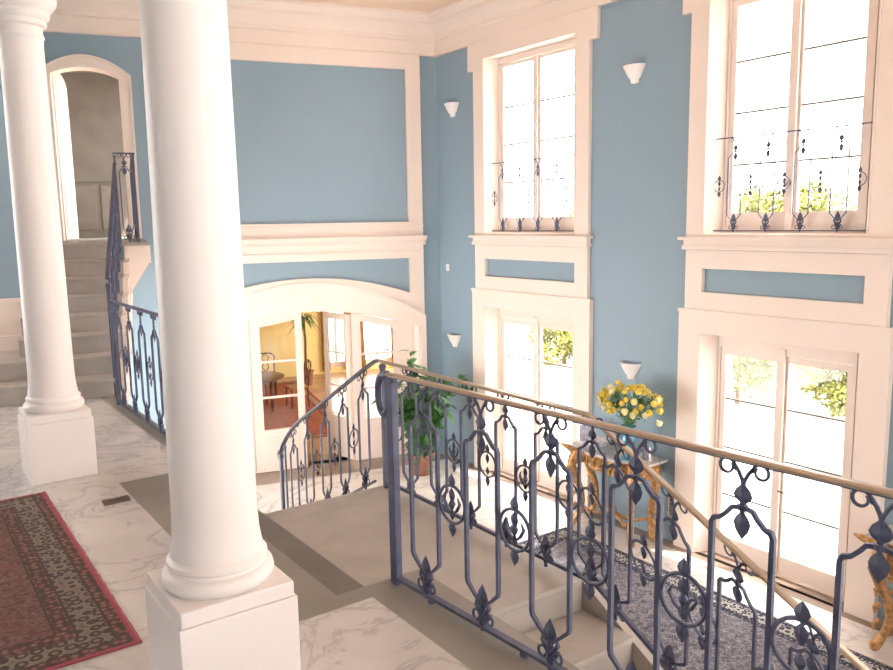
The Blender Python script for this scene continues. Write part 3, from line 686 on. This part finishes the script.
# ------------------------------------------------------------------ gilt console tables
def leafy(bm, p, r, n=5):
    for i in range(n):
        a = 2*PI*i/n+RND.random(); q = Vector(p)+Vector((0, math.cos(a)*r, math.sin(a)*r)); tube(bm, [p, (Vector(p)+q)/2+Vector((-.015, 0, 0)), q], [.010, .014, .003], 5)
def console(loc, label):
    """origin: floor, back centre; depth to -x, width along y"""
    t = thing('console_table', label, 'table', loc)
    H = 1.12; W = .66; D = .56
    # serpentine top
    out = [(0, -W), (0, W)]
    fr = []
    for i in range(25):
        a = -1+2*i/24; y = -a*W; x = -D*(.80+.20*math.cos(a*PI*.5)**2) + .035*math.cos(a*PI*3) - .05*(abs(a) > .93)
        fr.append((x, y*1.04))
    bm = NB(); poly(bm, [[(0, -W), ] + list(reversed(fr)) + [(0, W)]], H-.028, H, 'xy'); obj('table_top', bm, M['topmarb'], t)
    bm = NB(); poly(bm, [[(-.02, -W+.05)] + [(x+.035, y*.93) for x, y in reversed(fr)] + [(-.02, W-.05)]], H-.06, H-.028, 'xy')
    poly(bm, [[(-.03, -W+.12)] + [(x+.075, y*.86) for x, y in reversed(fr)] + [(-.03, W-.12)]], H-.24, H-.06, 'xy')
    # pierced apron: scrolls and shells
    for k in range(9):
        y = -W*.85+W*1.7*k/8; x = -D*(.80+.20*math.cos((y/W)*PI*.5)**2)+.045
        for s in (-1, 1):
            pts = [(x, y+s*.005, H-.06), (x-.01, y+s*.045, H-.09), (x-.012, y+s*.05, H-.13), (x-.01, y+s*.025, H-.155), (x, y+s*.008, H-.135), (x, y+s*.018, H-.115)]
            tube(bm, pts, [.012, .014, .013, .011, .009, .006], 6)
        dn = .05*math.cos(y/W*PI/2)
        tube(bm, [(x, y, H-.06), (x-.015, y, H-.11-dn), (x, y, H-.16-dn*2)], [.02, .022, .006], 6)
    for s in (-1, 1):
        tube(bm, [(-.45, s*W*.9, H-.08), (-.3, s*W*.9, H-.12), (-.15, s*W*.9, H-.08), (-.02, s*W*.88, H-.13)], [.03, .022, .028, .02], 7)
    leafy(bm, (-D*1.0, 0, H-.16), .09, 8)
    obj('apron', bm, M['gold'], t, smooth=60)
    # flared gilt corners
    for s in (-1, 1):
        bm = NB(); tube(bm, [(-D*.72, s*W*.80, H-.10), (-D*.82, s*W*.93, H-.055), (-D*.92, s*W*1.06, H-.015), (-D*.98, s*W*1.14, H+.012)], [.05, .05, .03, .008], 7); leafy(bm, (-D*.82, s*W*.92, H-.08), .05, 6); obj('corner_ornament', bm, M['gold'], t, smooth=60)
    def leg(x, y, sx, sy):
        bm = NB()
        P = [(x, y, H-.06), (x-sx*.05, y+sy*.05, H-.16), (x-sx*.07, y+sy*.07, H-.28), (x-sx*.03, y+sy*.03, H-.44), (x+sx*.02, y-sy*.03, H-.60), (x+sx*.03, y-sy*.05, H-.76), (x, y-sy*.03, H-.90), (x-sx*.03, y+sy*.01, H-1.0), (x-sx*.05, y+sy*.04, H-1.06), (x-sx*.045, y+sy*.045, .025)]
        tube(bm, P, [.06, .075, .068, .052, .042, .036, .040, .046, .055, .040], 9)
        tube(bm, [(x-sx*.05+.03*math.cos(a)*sx, y+sy*.05, .06+.03*math.sin(a)) for a in [PI*2*i/10 for i in range(10)]], .018, 6)
        for k in range(5):
            z = H-.12-.17*k; tube(bm, [(x-sx*.02, y+sy*.02, z), (x-sx*.055, y+sy*.055, z-.04), (x-sx*.05, y+sy*.06, z-.10)], [.030, .030, .010], 6)
        return obj('leg', bm, M['gold'], t, smooth=60)
    for s in (-1, 1): leg(-D*.80, s*W*.72, 1, s); leg(-.10, s*W*.80, .6, s)
    bm = NB()
    for s in (-1, 1):
        tube(bm, [(-D*.78, s*W*.66, .30), (-D*.70, s*W*.45, .22), (-D*.55, s*W*.22, .25), (-D*.5, 0, .30)], [.022, .026, .024, .03], 7)
        tube(bm, [(-.12, s*W*.72, .30), (-.2, s*W*.45, .24), (-D*.45, s*W*.22, .26), (-D*.5, 0, .30)], [.02, .022, .022, .03], 7)
    lathe(bm, [(0, .27), (.05, .28), (.065, .32), (.05, .37), (.025, .40), (.03, .43), (0, .46)], 12, -D*.5, 0); leafy(bm, (-D*.55, 0, .33), .10, 8)
    obj('stretcher', bm, M['gold'], t, smooth=60)
    return t
T1 = console((7.96, 6.94, ZF), 'gilt carved console table with grey marble top, under the yellow roses between the two doors')
T2 = console((7.96, 2.86, ZF), 'gilt carved console table at the right edge, right of the nearer glazed door')
TZ = ZF+1.12
# vase and roses
VX, VY = 7.60, 6.62
t = thing('vase', 'blue glass vase holding yellow roses on the gilt table', 'vase', (VX, VY, TZ))
bm = NB(); lathe(bm, [(0, 0), (.085, 0), (.09, .015), (.05, .035), (.028, .06), (.03, .09), (.065, .14), (.09, .20), (.095, .27), (.08, .33), (.055, .37), (.06, .40), (.095, .44), (.09, .44), (.05, .40), (.045, .37), (0, .36)], 28); obj('body', bm, M['blueglass'], t, smooth=50)
bm = NB(); lathe(bm, [(.094, .435), (.10, .44), (.094, .446)], 28); obj('rim', bm, M['blueglass'], t, smooth=50)
BC = Vector((VX, VY-.04, TZ+.76))
bm = NB()
for i in range(420):
    d = Vector((RND.gauss(0, 1), RND.gauss(0, 1), RND.gauss(0, .8))).normalized(); rr = RND.uniform(.10, .44)
    p = BC+Vector((d.x*rr*.75, d.y*rr*1.05, d.z*rr*.52-.08*(1-abs(d.y)))); q = p+Vector((RND.uniform(-.05, .05), RND.uniform(-.06, .06), RND.uniform(-.01, .07)))
    w = Vector((RND.uniform(-1, 1), RND.uniform(-1, 1), RND.uniform(-1, 1))).normalized()*.016; mid = (p+q)/2
    bm.faces.new([bm.verts.new(x) for x in (p, mid+w, q, mid-w)])
for i in range(26):
    a = RND.uniform(0, 2*PI); e = BC+Vector((math.cos(a)*RND.uniform(.1, .32), math.sin(a)*RND.uniform(.1, .42), RND.uniform(-.1, .22))); tube(bm, [(VX, VY, TZ+.36), (Vector((VX, VY, TZ+.5))+e)/2, e], [.005, .004, .003], 4)
for i in range(18):
    a = RND.uniform(0, 2*PI); e = BC+Vector((math.cos(a)*.30, math.sin(a)*.52, RND.uniform(-.05, .36))); tube(bm, [(VX, VY, TZ+.42), (BC+e)/2, e], [.003, .003, .002], 4)
tag(obj('rose_foliage', bm, M['leaf']), 'green leaves and thin sprigs among the yellow roses', 'foliage', kind='stuff')
def rose_mesh(m):
    bm = NB(); lathe(bm, [(0, -.034), (.018, -.03), (.034, -.012), (.038, .008), (.030, .022), (.022, .026), (0, .02)], 10)
    for k in range(7):
        a = k*2.4; r0 = .030 if k < 4 else .018; c = Vector((math.cos(a)*r0, math.sin(a)*r0, .004+.003*k)); tn = Vector((-math.sin(a), math.cos(a), 0))
        vs = [bm.verts.new(c+tn*(.024*x)+Vector((math.cos(a)*.008*y, math.sin(a)*.008*y, .022*y-.004))) for x, y in ((-1, -.6), (1, -.6), (.9, .7), (0, 1.2), (-.9, .7))]; bm.faces.new(vs)
    me = bpy.data.meshes.new('rose'); bmesh.ops.recalc_face_normals(bm, faces=bm.faces[:]); bm.to_mesh(me); bm.free(); me.materials.append(m)
    for p in me.polygons: p.use_smooth = True
    return me
bm = NB(); tube(bm, [(0, 0, -.03), (0, .004, -.10), (.004, 0, -.15)], .004, 5); stem = bpy.data.meshes.new('stem'); bm.to_mesh(stem); bm.free(); stem.materials.append(M['leaf'])
RM = [rose_mesh(M['rose']), rose_mesh(M['rosepale'])]
n = 0; pts = []
while n < 56:
    d = Vector((RND.gauss(0, 1), RND.gauss(0, 1), RND.gauss(0, 1))).normalized()
    if d.z < -.55 or d.x > .55: continue
    p = BC+Vector((d.x*.28, d.y*.46, d.z*.23))*RND.uniform(.75, 1.05)
    if any((p-q).length < .060 for q in pts): continue
    pts.append(p); pale = n % 4 == 0; o = bpy.data.objects.new('rose', RM[1 if pale else 0]); COL.objects.link(o); o.location = p
    o.rotation_euler = d.to_track_quat('Z', 'Y').to_euler(); s = RND.uniform(.8, 1.15); o.scale = (s, s, s)
    tag(o, 'pale cream yellow rose in the bouquet on the gilt table' if pale else 'deep yellow rose in the bouquet on the gilt table', 'rose', 'pale roses in the blue vase' if pale else 'yellow roses in the blue vase')
    link(bpy.data.objects.new('stem', stem), o); n += 1
o = bpy.data.objects.new('rose', RM[1]); COL.objects.link(o); o.location = (VX-.05, VY-.53, TZ+.58); tag(o, 'single pale rose drooping out to the right, apart from the bouquet', 'rose'); link(bpy.data.objects.new('stem', stem), o)
# things on the console
def photo_frame(loc, rz, w, h, label):
    t = thing('photo_frame', label, 'photo frame', loc, rz)
    bm = NB(); poly(bm, [rect(-w/2, w/2, 0, h), rect(-w/2+.03, w/2-.03, .03, h-.03)[::-1]], -.01, .01, 'yz'); obj('frame', bm, M['silver'], t)
    bm = NB(); box(bm, -.004, .004, -w/2+.028, w/2-.028, .028, h-.028); obj('picture', bm, M['photo'], t)
    bm = NB(); box(bm, .01, .10, -.01, .01, .0, .02); obj('strut', bm, M['silver'], t)
photo_frame((7.66, 7.43, TZ), .25, .24, .30, 'silver photo frame standing at the left end of the gilt table')
photo_frame((7.72, 6.42, TZ), -.3, .16, .20, 'small photo frame on the gilt table right of the blue vase')
t = thing('crystal_bowl', 'cut crystal bowl on the gilt table left of the blue vase', 'bowl', (7.56, 7.08, TZ))
bm = NB(); lathe(bm, [(0, 0), (.06, 0), (.065, .012), (.025, .03), (.03, .05), (.09, .08), (.13, .13), (.145, .17), (.138, .17), (.12, .13), (.08, .09), (0, .06)], 16); obj('bowl', bm, M['crystal'], t)
bm = NB()
for i in range(16): a = 2*PI*i/16; tube(bm, [(.085*math.cos(a), .085*math.sin(a), .08), (.142*math.cos(a+.2), .142*math.sin(a+.2), .165)], .006, 4)
obj('cut_ribs', bm, M['crystal'], t)

# ------------------------------------------------------------------ plants
def leaf_quad(bm, p, d, L, w, droop=.3):
    d = d.normalized(); sd = d.cross(Vector((0, 0, 1)));
    if sd.length < .1: sd = Vector((1, 0, 0))
    sd.normalize(); a = p; pts = []
    for i, (f, ww) in enumerate(((0, .1), (.3, .8), (.6, 1.), (.85, .6), (1, .03))):
        c = a+d*(L*f)+Vector((0, 0, -droop*L*f*f)); pts.append((bm.verts.new(c-sd*w*ww), bm.verts.new(c+sd*w*ww)))
    for (a0, a1), (b0, b1) in zip(pts, pts[1:]): bm.faces.new((a0, a1, b1, b0))
def potted(loc, label, H, R, n, seed, L=.22, pot=.22):
    r = random.Random(seed); t = thing('potted_plant', label, 'plant', loc)
    bm = NB(); lathe(bm, [(0, 0), (pot*.62, 0), (pot*.7, .02), (pot*.95, pot*1.5), (pot*1.05, pot*1.52), (pot*1.05, pot*1.7), (pot*.92, pot*1.7), (pot*.9, pot*1.55), (0, pot*1.55)], 24); obj('pot', bm, M['terracotta'], t, smooth=40)
    bm = NB(); tips = []
    for i in range(14):
        a = r.uniform(0, 2*PI); rr = R*r.uniform(.1, .9); e = Vector((math.cos(a)*rr, math.sin(a)*rr, r.uniform(.5, 1)*H)); m = Vector((e.x*.3, e.y*.3, H*.5*r.uniform(.8, 1.1)))
        tube(bm, [(0, 0, pot*1.5), m, e], [.011, .008, .004], 5); tips.append((m, e))
    obj('stem', bm, M['leaf'], t)
    bm = NB()
    for i in range(n):
        m, e = r.choice(tips); f = r.uniform(-.75, 1.05); p = m.lerp(e, f)+Vector((r.uniform(-.1, .1), r.uniform(-.1, .1), r.uniform(-.1, .1)))*R*1.3
        leaf_quad(bm, p, Vector((r.uniform(-1, 1), r.uniform(-1, 1), r.uniform(-.2, .8))), L*r.uniform(.6, 1.1), L*.20, .5)
    obj('foliage', bm, M['plant'], t, smooth=True)
potted((7.05, 10.62, ZF), 'tall leafy potted plant in the corner of the hall behind the railing', 1.95, .80, 1300, 3, .26)

# ------------------------------------------------------------------ arched glazed doors in the back wall
E0 = senpty('door_5', (CX, CY, 0), BETA)
VD = .20
def leaf_poly(u0, u1, z0): return [(u0, z0), (u1, z0), (u1, arc_in(u1)-.055)] + [(u, arc_in(u)-.055) for u in seq(u1, u0, 8)[1:-1]] + [(u0, arc_in(u0)-.055)]
bm = NB(); poly(bm, [[(u, arc_in(u)-.012) for u in seq(L_IN+.01, R_IN-.01, 24)] + [(R_IN-.01, ZF+.01), (R_IN-.06, ZF+.01)] + [(u, arc_in(u)-.065) for u in seq(R_IN-.06, L_IN+.06, 24)] + [(L_IN+.06, ZF+.01), (L_IN+.01, ZF+.01)]], VD-.05, VD+.05, 'xz'); obj('door_frame', bm, M['frame'], E0)
def dleaf(u0, u1, g0, g1, gz0, gz1, mz, parent, v=VD, flat=False):
    top = [(u0+.005, ZF+.012), (u1-.005, ZF+.012), (u1-.005, arc_in(u1)-.07)] + ([] if flat else [(u, arc_in(u)-.07) for u in seq(u1, u0, 8)[1:-1]]) + [(u0+.005, arc_in(u0)-.07)]
    bm = NB(); poly(bm, [top, [(g0, gz0), (g0, gz1[0]), (g1, gz1[1]), (g1, gz0)]], v-.025, v+.025, 'xz')
    box(bm, g0-.0, g1+.0, v-.035, v-.02, ZF+.15, gz0-.12, .006)
    l = obj('door_leaf', bm, M['frame'], parent)
    bm = NB(); poly(bm, [[(g0-.01, gz0-.01), (g1+.01, gz0-.01), (g1+.01, gz1[1]+.01), (g0-.01, gz1[0]+.01)]], v-.003, v+.003, 'xz'); obj('pane', bm, M['glass'], l)
    for z in mz:
        bm = NB(); box(bm, g0, g1, v-.02, v+.02, z-.018, z+.018); obj('glazing_bar', bm, M['frame'], l)
    return l
MZ = (-.69, -1.30)
dleaf(L_IN+.06, -3.30, -4.05, -3.50, -1.86, (-.30, -.15), MZ, E0)
dleaf(-3.30, -2.42, -3.135, -2.54, -1.86, (-.10, .0), MZ, E0)
dleaf(-1.56, R_IN-.06, -1.40, -.80, -1.86, (-.10, -.25), MZ, E0)
# the leaf standing open into the dining room
hu = -1.58; op = senpty('door_6', U(hu, VD+.03, 0), BETA-math.radians(70))
W = .80
bm = NB(); poly(bm, [rect(-W, 0, ZF+.012, .02), rect(-W+.12, -.12, -1.86, -.09)[::-1]], -.022, .022, 'xz'); lf = obj('door_leaf', bm, M['frame'], op)
bm = NB(); box(bm, -W+.11, -.11, -.003, .003, -1.87, -.08); obj('pane', bm, M['glass'], lf)
for z in MZ: bm = NB(); box(bm, -W+.12, -.12, -.018, .018, z-.016, z+.016); obj('glazing_bar', bm, M['frame'], lf)
# ------------------------------------------------------------------ dining room beyond
DV = 8.5
def bstruct(name, bm, m): return back(struct(obj(name, bm, m)))
RW = [(1.35, .28), (2.70, DV)]
bm = NB(); poly(bm, [[(-7.6, .28), (1.35, .28), (2.7, DV), (-7.6, DV)]], ZF-.1, ZF, 'xy'); bstruct('floor', bm, M['woodfloor'])
bm = NB(); poly(bm, [[(-7.6, .28), (1.45, .28), (2.8, DV), (-7.6, DV)]], .75, .85, 'xy'); bstruct('ceiling', bm, M['ceil'])
bm = NB()
wins = [(-.10, .52), (.92, 1.92)]
poly(bm, [rect(-7.6, 2.7, ZF, .75)]+[rect(a, b, ZF+.15, -.05)[::-1] for a, b in wins], DV, DV+.2, 'xz'); bstruct('wall_back', bm, M['yellow'])
bm = NB()
LW = math.hypot(1.35, DV-.28)
poly(bm, [rect(0, LW, ZF, .75), rect(1.2, 2.9, ZF+.4, .1)[::-1], rect(3.8, 5.4, ZF+.4, .1)[::-1], rect(6.2, 7.7, ZF+.4, .1)[::-1]], -.12, 0, 'xz')  # unseen side-wall openings, added so daylight reaches the dining room
o = bstruct('wall_right', bm, M['yellow']); q = U(1.35, .28); o.location = (q.x, q.y, 0); o.rotation_euler.z = BETA+math.atan2(DV-.28, 1.35)
bm = NB(); box(bm, -7.6, -7.4, .28, DV, ZF, .75); bstruct('wall_left', bm, M['yellow'])
bm = NB(); box(bm, -7.4, L_IN-.0, .281, .30, ZF, .75); box(bm, R_IN, 1.35, .281, .30, ZF, .75); box(bm, L_IN, R_IN, .281, .30, .20, .75); bstruct('wall_front', bm, M['yellow'])
for i, (a, b) in enumerate(wins):
    e = senpty('window_%d' % (9+i), (CX, CY, 0), BETA)
    bm = NB(); poly(bm, [rect(a, b, ZF+.15, -.05), rect(a+.07, (a+b)/2-.04, ZF+.3, -.12)[::-1], rect((a+b)/2+.04, b-.07, ZF+.3, -.12)[::-1]], DV+.05, DV+.11, 'xz'); f = obj('window_frame', bm, M['frame'], e)
    bm = NB(); box(bm, a+.05, b-.05, DV+.075, DV+.08, ZF+.28, -.10); obj('pane', bm, M['glass'], f)
    # curtains swept to the sides
    for s, uu in ((-1, a-.05), (1, b+.05)):
        bm = NB(); rows = []
        for j in range(15):
            f = j/14; z = .12+(ZF+.1-.12)*f; w = .40-.20*math.sin(min(1, f/.55)*PI/2)+(.10*max(0, f-.55)); row = []
            for k in range(13):
                x = uu-s*(w*k/12)+s*.08; row.append(bm.verts.new((x, DV-.10+.025*math.sin(k*2.1), z)))
            rows.append(row)
        for r0, r1 in zip(rows, rows[1:]):
            for k in range(12): bm.faces.new((r0[k], r0[k+1], r1[k+1], r1[k]))
        bmesh.ops.solidify(bm, geom=bm.faces[:], thickness=.006)
        nm = ['left curtain of the window behind the open door', 'right curtain of the window behind the open door', 'left curtain of the dining room window at the right', 'right curtain of the dining room window at the right'][2*i+(s > 0)]
        o = tag(obj('curtain', bm, M['cloth'], smooth=60), 'gold '+nm, 'curtain'); back(o)
rm3 = rugmat('dining_rug', 1.7, 2.9, (.42, .10, .05), (.34, .12, .08), (.10, .04, .04), (.55, .36, .22), (.3, .06, .05), .25, 1.2)
o = rug(0, 0, 1.7, 2.9, ZF, rm3, 'red patterned rug on the dining room floor beyond the glazed doors'); o.location = U(-2.75, 4.9, ZF); o.rotation_euler.z = BETA
# dining table and chairs
t = thing('dining_table', 'wooden dining table with turned legs seen through the left glazed door', 'table', U(-2.75, 4.9, ZF+.010), BETA)
bm = NB(); lathe(bm, [(0, .735), (.80, .735), (.82, .75), (.82, .765), (.80, .775), (0, .775)], 40)
for v in bm.verts: v.co.y *= .85
obj('tabletop', bm, M['wood'], t, smooth=40)
bm = NB(); lathe(bm, [(.62, .65), (.64, .65), (.64, .735), (.62, .735)], 32)
for v in bm.verts: v.co.y *= .85
obj('apron', bm, M['wood'], t)
for sx in (-1, 1):
    for sy in (-1, 1):
        bm = NB(); lathe(bm, [(0, 0), (.025, 0), (.02, .05), (.035, .12), (.025, .3), (.04, .45), (.025, .5), (.045, .56), (.045, .735)], 12, sx*.46, sy*.38); obj('leg', bm, M['wood'], t, smooth=40)
def chair(loc, rz, label):
    t = thing('dining_chair', label, 'chair', loc, rz)
    bm = NB(); box(bm, -.23, .23, -.22, .22, .43, .48, .02); obj('seat', bm, M['seat'], t)
    for x in (-.2, .2):
        for y in (-.19, .19):
            bm = NB(); tube(bm, [(x, y, .44), (x*1.04, y, .2), (x*1.1, y*1.08, 0)], [.022, .018, .014], 8); obj('leg', bm, M['wood'], t)
    bm = NB()
    for s in (-1, 1): tube(bm, [(s*.2, -.20, .45), (s*.205, -.24, .75), (s*.22, -.28, .98), (s*.16, -.29, 1.04), (0, -.29, 1.06)], .017, 8)
    tube(bm, [(-.2, -.22, .60), (.2, -.22, .60)], .012, 6)
    for s in (-1, 1): tube(bm, [(0, -.22, .60), (s*.08, -.24, .72), (s*.03, -.26, .84), (s*.09, -.28, .95), (0, -.29, 1.05)], .012, 6)
    obj('backrest', bm, M['wood'], t, smooth=60)
chair(U(-2.95, 3.75, ZF+.010), BETA+.1, 'dark wooden dining chair with tan seat on the near side of the dining table')
chair(U(-1.65, 4.85, ZF+.010), BETA+PI/2+.1, 'dark wooden dining chair at the right side of the dining table')
chair(U(-2.15, 6.05, ZF+.010), BETA+PI-.1, 'dark wooden dining chair on the far side of the dining table')
chair(U(-3.85, 4.9, ZF+.010), BETA-PI/2, 'dark wooden dining chair at the left end of the dining table, behind the near column')
# plant in the dining room
t = thing('palm', 'tall palm with drooping fronds in the dining room doorway', 'plant', U(-.95, 7.2, ZF), 0)
bm = NB(); lathe(bm, [(0, 0), (.16, 0), (.2, .35), (.22, .38), (.19, .38), (0, .36)], 20); obj('pot', bm, M['terracotta'], t, smooth=40)
bm = NB(); tube(bm, [(0, 0, .35), (.03, .02, 1.2), (0, 0, 1.8)], [.035, .03, .02], 8); obj('trunk', bm, M['bark'], t)
bm = NB(); r = random.Random(4)
for i in range(60): a = r.uniform(0, 2*PI); leaf_quad(bm, Vector((0, 0, 1.65+r.uniform(0, .25))), Vector((math.cos(a), math.sin(a), r.uniform(.0, 1.1))), r.uniform(.35, .55), .022, 1.0)
obj('frond', bm, M['plant'], t)
# commode with red flowers right of the open leaf
t = thing('commode', 'wooden commode in the dining room behind the right glazed door', 'cabinet', U(.45, 3.0, ZF), BETA)
bm = NB(); box(bm, -.5, .5, -.25, .25, .12, .86, .01); obj('body', bm, M['wood'], t)
bm = NB(); box(bm, -.54, .54, -.29, .29, .86, .90, .008); obj('top', bm, M['topmarb'], t)
for k in range(3):
    bm = NB(); box(bm, -.46, .46, -.27, -.245, .16+.235*k, .37+.235*k, .006); dr = obj('drawer', bm, M['wood'], t)
    for s in (-1, 1): bm = NB(); lathe(bm, [(0, 0), (.016, .004), (.016, .016), (0, .02)], 10); kn = obj('knob', bm, M['gold'], dr); kn.location = (s*.26, -.27, .265+.235*k); kn.rotation_euler.x = PI/2
for sx in (-1, 1):
    for sy in (-1, 1): bm = NB(); tube(bm, [(sx*.44, sy*.2, .13), (sx*.46, sy*.22, 0)], [.03, .018], 8); obj('leg', bm, M['wood'], t)
t = thing('flower_vase', 'dark vase of red flowers on the dining room commode', 'vase', U(.30, 3.0, ZF+.90), 0)
bm = NB(); lathe(bm, [(0, 0), (.06, 0), (.09, .10), (.08, .22), (.05, .27), (.07, .30), (0, .29)], 20); obj('body', bm, M['wood'], t, smooth=50)
bm = NB()
for i in range(40):
    p = Vector((r.gauss(0, .11), r.gauss(0, .11), .48+r.gauss(0, .10))); bmesh.ops.create_icosphere(bm, subdivisions=1, radius=.035, matrix=Matrix.Translation(p))
obj('blossoms', bm, M['redflower'], t)
bm = NB()
for i in range(60): leaf_quad(bm, Vector((r.gauss(0, .06), r.gauss(0, .06), .35)), Vector((r.uniform(-1, 1), r.uniform(-1, 1), r.uniform(.2, 1.2))), .25, .02, .2)
obj('leaves', bm, M['leaf'], t)
# ------------------------------------------------------------------ room at the stair head
bm = NB(); box(bm, -6.6, -4.2, .28, 2.9, 1.31, 1.41); bstruct('floor', bm, M['stair'])
bm = NB(); box(bm, -6.6, -4.2, 2.8, 2.9, 1.41, 4.3); box(bm, -6.7, -6.6, .28, 2.9, 1.41, 4.3); poly(bm, [rect(.28, 2.9, 1.41, 4.3), rect(.6, 2.4, 1.9, 3.9)[::-1]], -4.3, -4.2, 'yz')  # the hole in the hidden side wall is added to light this room
for u in (-5.9, -5.45, -5.0): box(bm, u, u+.36, 2.775, 2.80, 1.55, 2.35, .008)
box(bm, -6.6, -4.2, 2.76, 2.80, 2.42, 2.48)
bstruct('wall_back', bm, M['brown'])
bm = NB(); box(bm, -6.6, -4.2, .28, 2.9, 4.3, 4.4); bstruct('ceiling', bm, M['brown'])
e = senpty('door_7', U(-5.93, .28, 1.42), BETA+math.radians(82))
bm = NB(); poly(bm, [[(0, 0), (.90, 0), (.90, 2.36), (.8, 2.44), (.6, 2.50), (.0, 2.52)]], -.02, .02, 'xz')
for z0, z1 in ((.15, .9), (1.05, 1.75), (1.85, 2.35)): box(bm, .12, .78, -.032, .032, z0, z1, .01)
obj('door_leaf', bm, M['cream'], e)

# ------------------------------------------------------------------ outside
bm = NB(); box(bm, 8.5, 60, -50, 60, ZF-.3, ZF-.05); struct(obj('terrace', bm, M['paving']))
bm = NB(); poly(bm, [[(-20, 19.5), (8.5, 14.0), (8.5, 60), (-20, 60)]], ZF-.3, ZF-.05, 'xy'); struct(obj('terrace', bm, M['paving']))
def tree_mesh(seed, rx, rz, n, leaf):
    r = random.Random(seed); bm = NB()
    cl = [(Vector((r.uniform(-.6, .6)*rx, r.uniform(-.6, .6)*rx, r.uniform(-.65, .65)*rz)), r.uniform(.28, .40)*rx) for _ in range(26)]
    for i in range(n):
        c, q = r.choice(cl); d = Vector((r.gauss(0, 1), r.gauss(0, 1), r.gauss(0, 1))).normalized(); p = c+Vector((d.x*q, d.y*q, d.z*min(q, .35*rz)))*r.uniform(.7, 1.)
        a = Vector((r.uniform(-1, 1), r.uniform(-1, 1), r.uniform(-1, 1))).normalized(); b = a.cross(d).normalized(); s = leaf*r.uniform(.7, 1.2)
        bm.faces.new([bm.verts.new(x) for x in (p-a*s, p+b*s*.6, p+a*s, p-b*s*.6)])
    me = bpy.data.meshes.new('foliage'); bm.to_mesh(me); bm.free(); me.materials.append(M['hedge']); return me
bm = NB(); tube(bm, [(0, 0, 0), (.05, 0, 1.2), (0, .05, 2.6)], [.16, .12, .07], 8); TK = bpy.data.meshes.new('trunk'); bm.to_mesh(TK); bm.free(); TK.materials.append(M['bark'])
TM = [tree_mesh(1, 2.2, 2.0, 6500, .10), tree_mesh(2, 2.0, 1.8, 6500, .10)]; SM = [tree_mesh(5, 1.12, 1.15, 6500, .06), tree_mesh(6, 1.12, 1.15, 6500, .06)]
for lab, x, y, k in [('filling the right leaf of the nearer glazed door', 16.7, 8.45, 0), ('filling the left leaf of the nearer glazed door', 15.6, 10.4, 1), ('seen through the right leaf of the further glazed door', 16.2, 16.6, 0)]:
    t = thing('garden_shrub', 'low sunlit yellow-green shrub '+lab, 'shrub', (x, y, ZF-.05), RND.uniform(0, 6)); f = bpy.data.objects.new('foliage', SM[k]); link(f, t); f.location = (0, 0, 1.1); g = bpy.data.objects.new('stem', TK); link(g, t); g.scale = (.35, .35, .4)
for lab, x, y, k in [('behind the shrubs of the nearer glazed door', 23.5, 14.2, 0), ('its crown low in the right pane of the nearer upper window', 23.8, 9.2, 1), ('beyond the further glazed door, behind its shrub', 22.0, 20.5, 1)]:
    t = thing('garden_tree', 'sunlit yellow-green tree '+lab, 'tree', (x, y, ZF-.05), RND.uniform(0, 6))
    f = bpy.data.objects.new('foliage', TM[k]); link(f, t); f.location = (0, 0, 3.4); link(bpy.data.objects.new('trunk', TK), t)

# ------------------------------------------------------------------ light
w = bpy.data.worlds.new('sky'); S.world = w; w.use_nodes = True
bg = w.node_tree.nodes['Background']; bg.inputs[0].default_value = (1.0, .96, .92, 1); bg.inputs[1].default_value = 5.0
sd = bpy.data.lights.new('sun', 'SUN'); sd.energy = 6; sd.angle = math.radians(1.5); sd.color = (1, .93, .82)
so = bpy.data.objects.new('sun', sd); COL.objects.link(so)
el = math.radians(64); az = math.radians(-50)   # direction towards the sun: +x, -y
sv = Vector((math.cos(el)*math.cos(az), math.cos(el)*math.sin(az), math.sin(el)))
so.rotation_euler = sv.to_track_quat('Z', 'Y').to_euler(); so.location = (14, -4, 8)
# ------------------------------------------------------------------ camera
cam = bpy.data.cameras.new('camera'); co = bpy.data.objects.new('camera', cam); COL.objects.link(co); S.camera = co
cam.sensor_fit = 'HORIZONTAL'; cam.sensor_width = 36; cam.lens = 36*785.2/893; cam.clip_start = .05; cam.clip_end = 300
yaw, pitch, roll = math.radians(35.652), math.radians(8.251), math.radians(-.985)
f = Vector((math.sin(yaw)*math.cos(pitch), math.cos(yaw)*math.cos(pitch), -math.sin(pitch))); r_ = Vector((math.cos(yaw), -math.sin(yaw), 0)); u_ = r_.cross(f)
rr = r_*math.cos(roll)+u_*math.sin(roll); uu = u_*math.cos(roll)-r_*math.sin(roll)
co.matrix_world = Matrix(((rr.x, uu.x, -f.x, 0), (rr.y, uu.y, -f.y, 0), (rr.z, uu.z, -f.z, 1.6), (0, 0, 0, 1)))
vs = S.view_settings; vs.view_transform = 'Standard'; vs.look = 'None'; vs.gamma = 1; vs.use_curve_mapping = False; vs.exposure = 1.15
